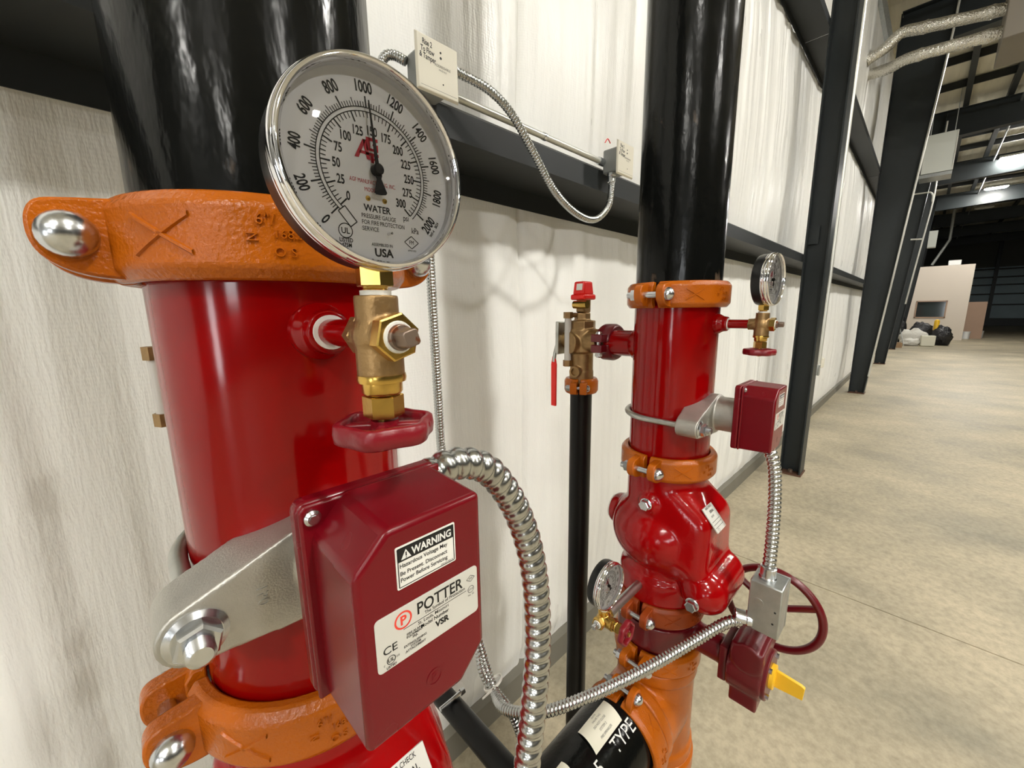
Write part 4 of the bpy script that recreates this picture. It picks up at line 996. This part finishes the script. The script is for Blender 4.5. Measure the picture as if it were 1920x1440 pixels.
def paper(name, x0, x1, p0, p1, label, lines, skew=.0, lift=.004):
    n = 8; vs = []; fs = []
    for i in range(n + 1):
        ph = math.radians(p0 + (p1 - p0) * i / n)
        for e in (0, .0006):
            for x in (x0 + skew * i / n, x1 + skew * i / n):
                r = RP + .0015 + e + lift * math.sin(PI * i / n); vs.append((x, .3725 - r * math.cos(ph), ZH + .009 + r * math.sin(ph)))
    for i in range(n):
        a = i * 4; fs += [(a + 2, a + 3, a + 7, a + 6), (a, a + 4, a + 5, a + 1), (a, a + 2, a + 6, a + 4), (a + 1, a + 5, a + 7, a + 3)]
    fs += [(0, 1, 3, 2), (n * 4, n * 4 + 2, n * 4 + 3, n * 4 + 1)]
    t = thing(name, label, 'tag', (0, 0, 0), 0, 'paper tags'); g = G(); g.add(vs, fs); part('card', g, 'paper_cream', t, smooth=60)
    g = G()
    for k, (u, w) in enumerate(lines):
        ph0 = math.radians(p0 + (p1 - p0) * u)
        def fn(a, b, c):
            i = (p1 - p0); ph = ph0 + b / RP; q = (math.degrees(ph) - p0) / i; r = RP + .0026 + lift * math.sin(PI * max(0, min(1, q))); return Vector(((x0 + x1) / 2 + skew * q + a, .3725 - r * math.cos(ph), ZH + .009 + r * math.sin(ph)))
        text(g, w, .0045, 0, 0, fn, cond=.9)
    part('print', g, 'grey_ink', t, smooth=0); return t
paper('paper_tag', .556, .652, 73, 108, 'cream paper tag lying on the black header pipe beside the lettering', ((.18, 'FIRE SPRINKLER'), (.36, 'SYSTEM 2'), (.54, 'DO NOT CLOSE'), (.72, 'VALVE TAG'), (.88, 'DATE')), .010)
paper('paper_tag', .455, .497, 80, 100, 'small white paper tag at the near end of the header pipe', ((.5, 'LOT'),), .0)

# ---------------------------------------------------------------- gauge assembly low on the far check valve
zv = zc['B'] - .356 - .172
gz = 1.040
gauge_valve((.615, .378, gz), 'small brass gauge valve with red spoked wheel below the far check valve', (1, 0, 0), (-1, 0, 0), (0, -1, 0), body='brass', nip_len=.140, nip_m='zinc_dull', nip_r=.0095, wheel_r=.0230, plugm='zinc', wheel_rot=.2)
gauge((.615, .378, gz + .0255), .0, 'lower pressure gauge with black case hanging left of the far check valve', needle_psi=120)

# ---------------------------------------------------------------- junction box on the gear operator
jb = thing('junction_box', 'galvanised junction box standing on the far gear operator', 'junction box', (.80, .146, 1.035))
part('body', G().box((.026, 0, .052), (.052, .054, .104)), 'galv', jb, bevel=.0025)
part('cover', G().box((.054, 0, .052), (.003, .056, .106)), 'galv', jb, bevel=.001)
for (y, z) in ((.010, .062), (-.018, .055), (-.016, .030)): part('knockout', G().lathe([(0, .0006), (.0085 if y > 0 else .0015, .0006), (.0090 if y > 0 else .002, 0), (0, 0)], 24, to((-1, 0, 0), (0, y, z))), 'galv' if y > 0 else 'black_ink', jb)
connector(jb, T(.024, .004, .104), 'top_connector')
connector(jb, to((-.35, .94, 0), (.010, .024, .012)), 'side_connector')

# ---------------------------------------------------------------- flexible conduits
flex([(.140, .232, 1.536), (.165, .231, 1.539), (.195, .228, 1.525), (.222, .223, 1.480), (.2365, .218, 1.420), (.236, .213, 1.350), (.224, .208, 1.290), (.210, .204, 1.235), (.196, .200, 1.17), (.19, .20, 1.08)], 'thick corrugated steel conduit arching from the near flow switch box', r=.0124, pitch=.0112, seg=24, amp=.20)
flex([(.852, .182, 1.395), (.850, .166, 1.36), (.848, .158, 1.30), (.840, .153, 1.22), (.826, .150, 1.165), (.8245, .150, 1.142)], 'corrugated steel conduit from the far flow switch down to the junction box', r=.0118, pitch=.0085, amp=.20)
flex([(.803, .182, 1.040), (.785, .205, 1.030), (.735, .245, .995), (.645, .305, .948), (.552, .36, .922), (.478, .42, .895), (.455, .50, .855), (.480, .565, .835), (.492, .62, .885), (.520, .74, 1.06), (.533, .80, 1.27), (.528, .80, 1.45), (.524, .80, 1.77), (.530, .81, 2.02), (.545, .83, 2.10)], 'long corrugated conduit crossing in front of the far tee and climbing the wall', r=.0112, pitch=.0072, amp=.18, seg=12)
flex([(.560, .838, 2.10), (.545, .828, 2.00), (.5405, .824, 1.77), (.5440, .824, 1.45), (.5485, .822, 1.27), (.532, .745, 1.075), (.497, .640, .905), (.478, .590, .848), (.505, .53, .77), (.507, .49, .68), (.505, .475, .55), (.50, .47, .4), (.50, .47, .02)], 'corrugated conduit dropping down the wall to the floor behind the thick arching conduit', r=.0105, pitch=.0070, amp=.18, seg=12)
zt_ = thing('zip_tie', 'pale cable tie binding the two corrugated conduits', 'cable tie', (.486, .572, .838))
M = to((.05, -.35, -.9)) @ Matrix.Diagonal((1.9, 1.1, 1, 1)); part('band', G().lathe([(.0125, -.0028), (.0140, -.0028), (.0140, .0028), (.0125, .0028)], 28, M, close=True), 'sack_white', zt_)
part('tail', G().box((-.03, -.014, .004), (.026, .002, .004)), 'sack_white', zt_)

# ---------------------------------------------------------------- modules on the girt
def module(x, z, label, w=.105, h=.105, lines=True):
    t = thing('relay_module', label, 'module', (x, .775, z), 0, 'wall modules')
    part('plate', G().prism([(-w / 2, -h / 2), (w / 2, -h / 2), (w / 2, h / 2), (-w / 2, h / 2)], 0, .006, Matrix(((1, 0, 0, 0), (0, 0, -1, 0), (0, 1, 0, 0), (0, 0, 0, 1))), .93), 'cover_plate', t, bevel=.0012)
    part('back_box', G().box((0, .033, 0), (w * .66, .062, h * .74)), 'grey_box' if lines else 'galv', t, bevel=.006)
    g = G(); fn = lambda u, v, w_: Vector((u, -.0063, v))
    for k, s in enumerate(('Rise 2', 'To Flow', '& Tamper')): text(g, s, .0105, -.026, .036 - k * .0135, fn, rot=-.06, cond=.66, bold=.02)
    part('handwriting', g, 'black_ink', t, smooth=0)
    for (u, v, q) in ((.006, .030, .0022), (.006, .020, .0026), (.010, -.028, .0016)): part('indicator_hole', G().lathe([(0, .0064), (q, .0064), (q, .0056), (0, .0056)], 12, to((0, -1, 0), (u, 0, v))), 'black_ink', t)
    g = G(); text(g, 'ADDRESSABLE', .005, .010, .004, fn, cond=.9); text(g, 'MODULE', .0035, .010, -.003, fn); bar2(g, (-.045, -.043), (.045, -.043), .0006, fn)
    part('print', g, 'grey_ink', t, smooth=0)
    return t
m1 = module(.548, 2.150, 'cream relay module with handwriting behind the near gauge')
connector(m1, to((1, 0, .1), (.045, .03, .030)))
m2 = module(1.302, 2.150, 'cream relay module at the end of the hanging conduit loop')
connector(m2, to((0, 0, -1), (-.030, .030, -.046)))
flex([(.600, .800, 2.180), (.625, .80, 2.180), (.702, .785, 2.166), (.772, .78, 2.133), (.85, .78, 2.066), (.94, .78, 1.985), (1.042, .78, 1.941), (1.141, .78, 1.937), (1.225, .785, 1.99), (1.265, .80, 2.06), (1.272, .805, 2.102)], 'corrugated conduit hanging in a loop between the two cream modules', r=.0106, pitch=.0078, seg=14, amp=.24)
flex([(.508, .83, 2.172), (.490, .85, 2.185), (.472, .86, 2.175), (.455, .865, 2.12), (.45, .87, 2.075)], 'short corrugated conduit behind the module near the gauge', r=.0100, pitch=.006)
ec = thing('rigid_conduit', 'pale rigid conduit clipped along the girt between the two modules', 'conduit', (.60, .838, 2.150))
part('tube', G().tube([(0, 0, 0), (.665, 0, 0)], .0088, 14), 'emt', ec)
part('coupling', G().tube([(.640, 0, 0), (.672, 0, 0)], .0125, 14), 'zinc', ec)
part('strap', G().lathe([(.0092, -.006), (.0105, -.006), (.0105, .006), (.0092, .006)], 16, to((1, 0, 0), (.36, 0, 0)), close=True), 'zinc', ec)
solo('red_wire', G().tube(spline([(1.22, .80, 2.19), (1.235, .80, 2.205), (1.256, .803, 2.198)], .003), .0016, 6), 'red_bright', 'short red wire poking out beside the second module', 'wire')

# ---------------------------------------------------------------- low black branch pipe by the near riser
bp = thing('branch_pipe', 'black branch pipe low between the two risers', 'pipe', (.46, .462, .692))
part('shell', G().lathe([(.020, 0), (.0262, 0), (.0262, .55), (.020, .55)], 28, to((0, 1, 0)), close=True), 'black_paint', bp, smooth=40)
part('end_bolt', G().cyl(.005, -.04, .03, 12, to((1, 0, 0), (.0, .228, .032))).hexa(.014, .02, .03, to((1, 0, 0), (.0, .228, .032))), 'zinc', bp, smooth=25)
print('objects', len(bpy.data.objects), 'tris', sum(len(o.data.polygons) for o in bpy.data.objects if o.type == 'MESH'))
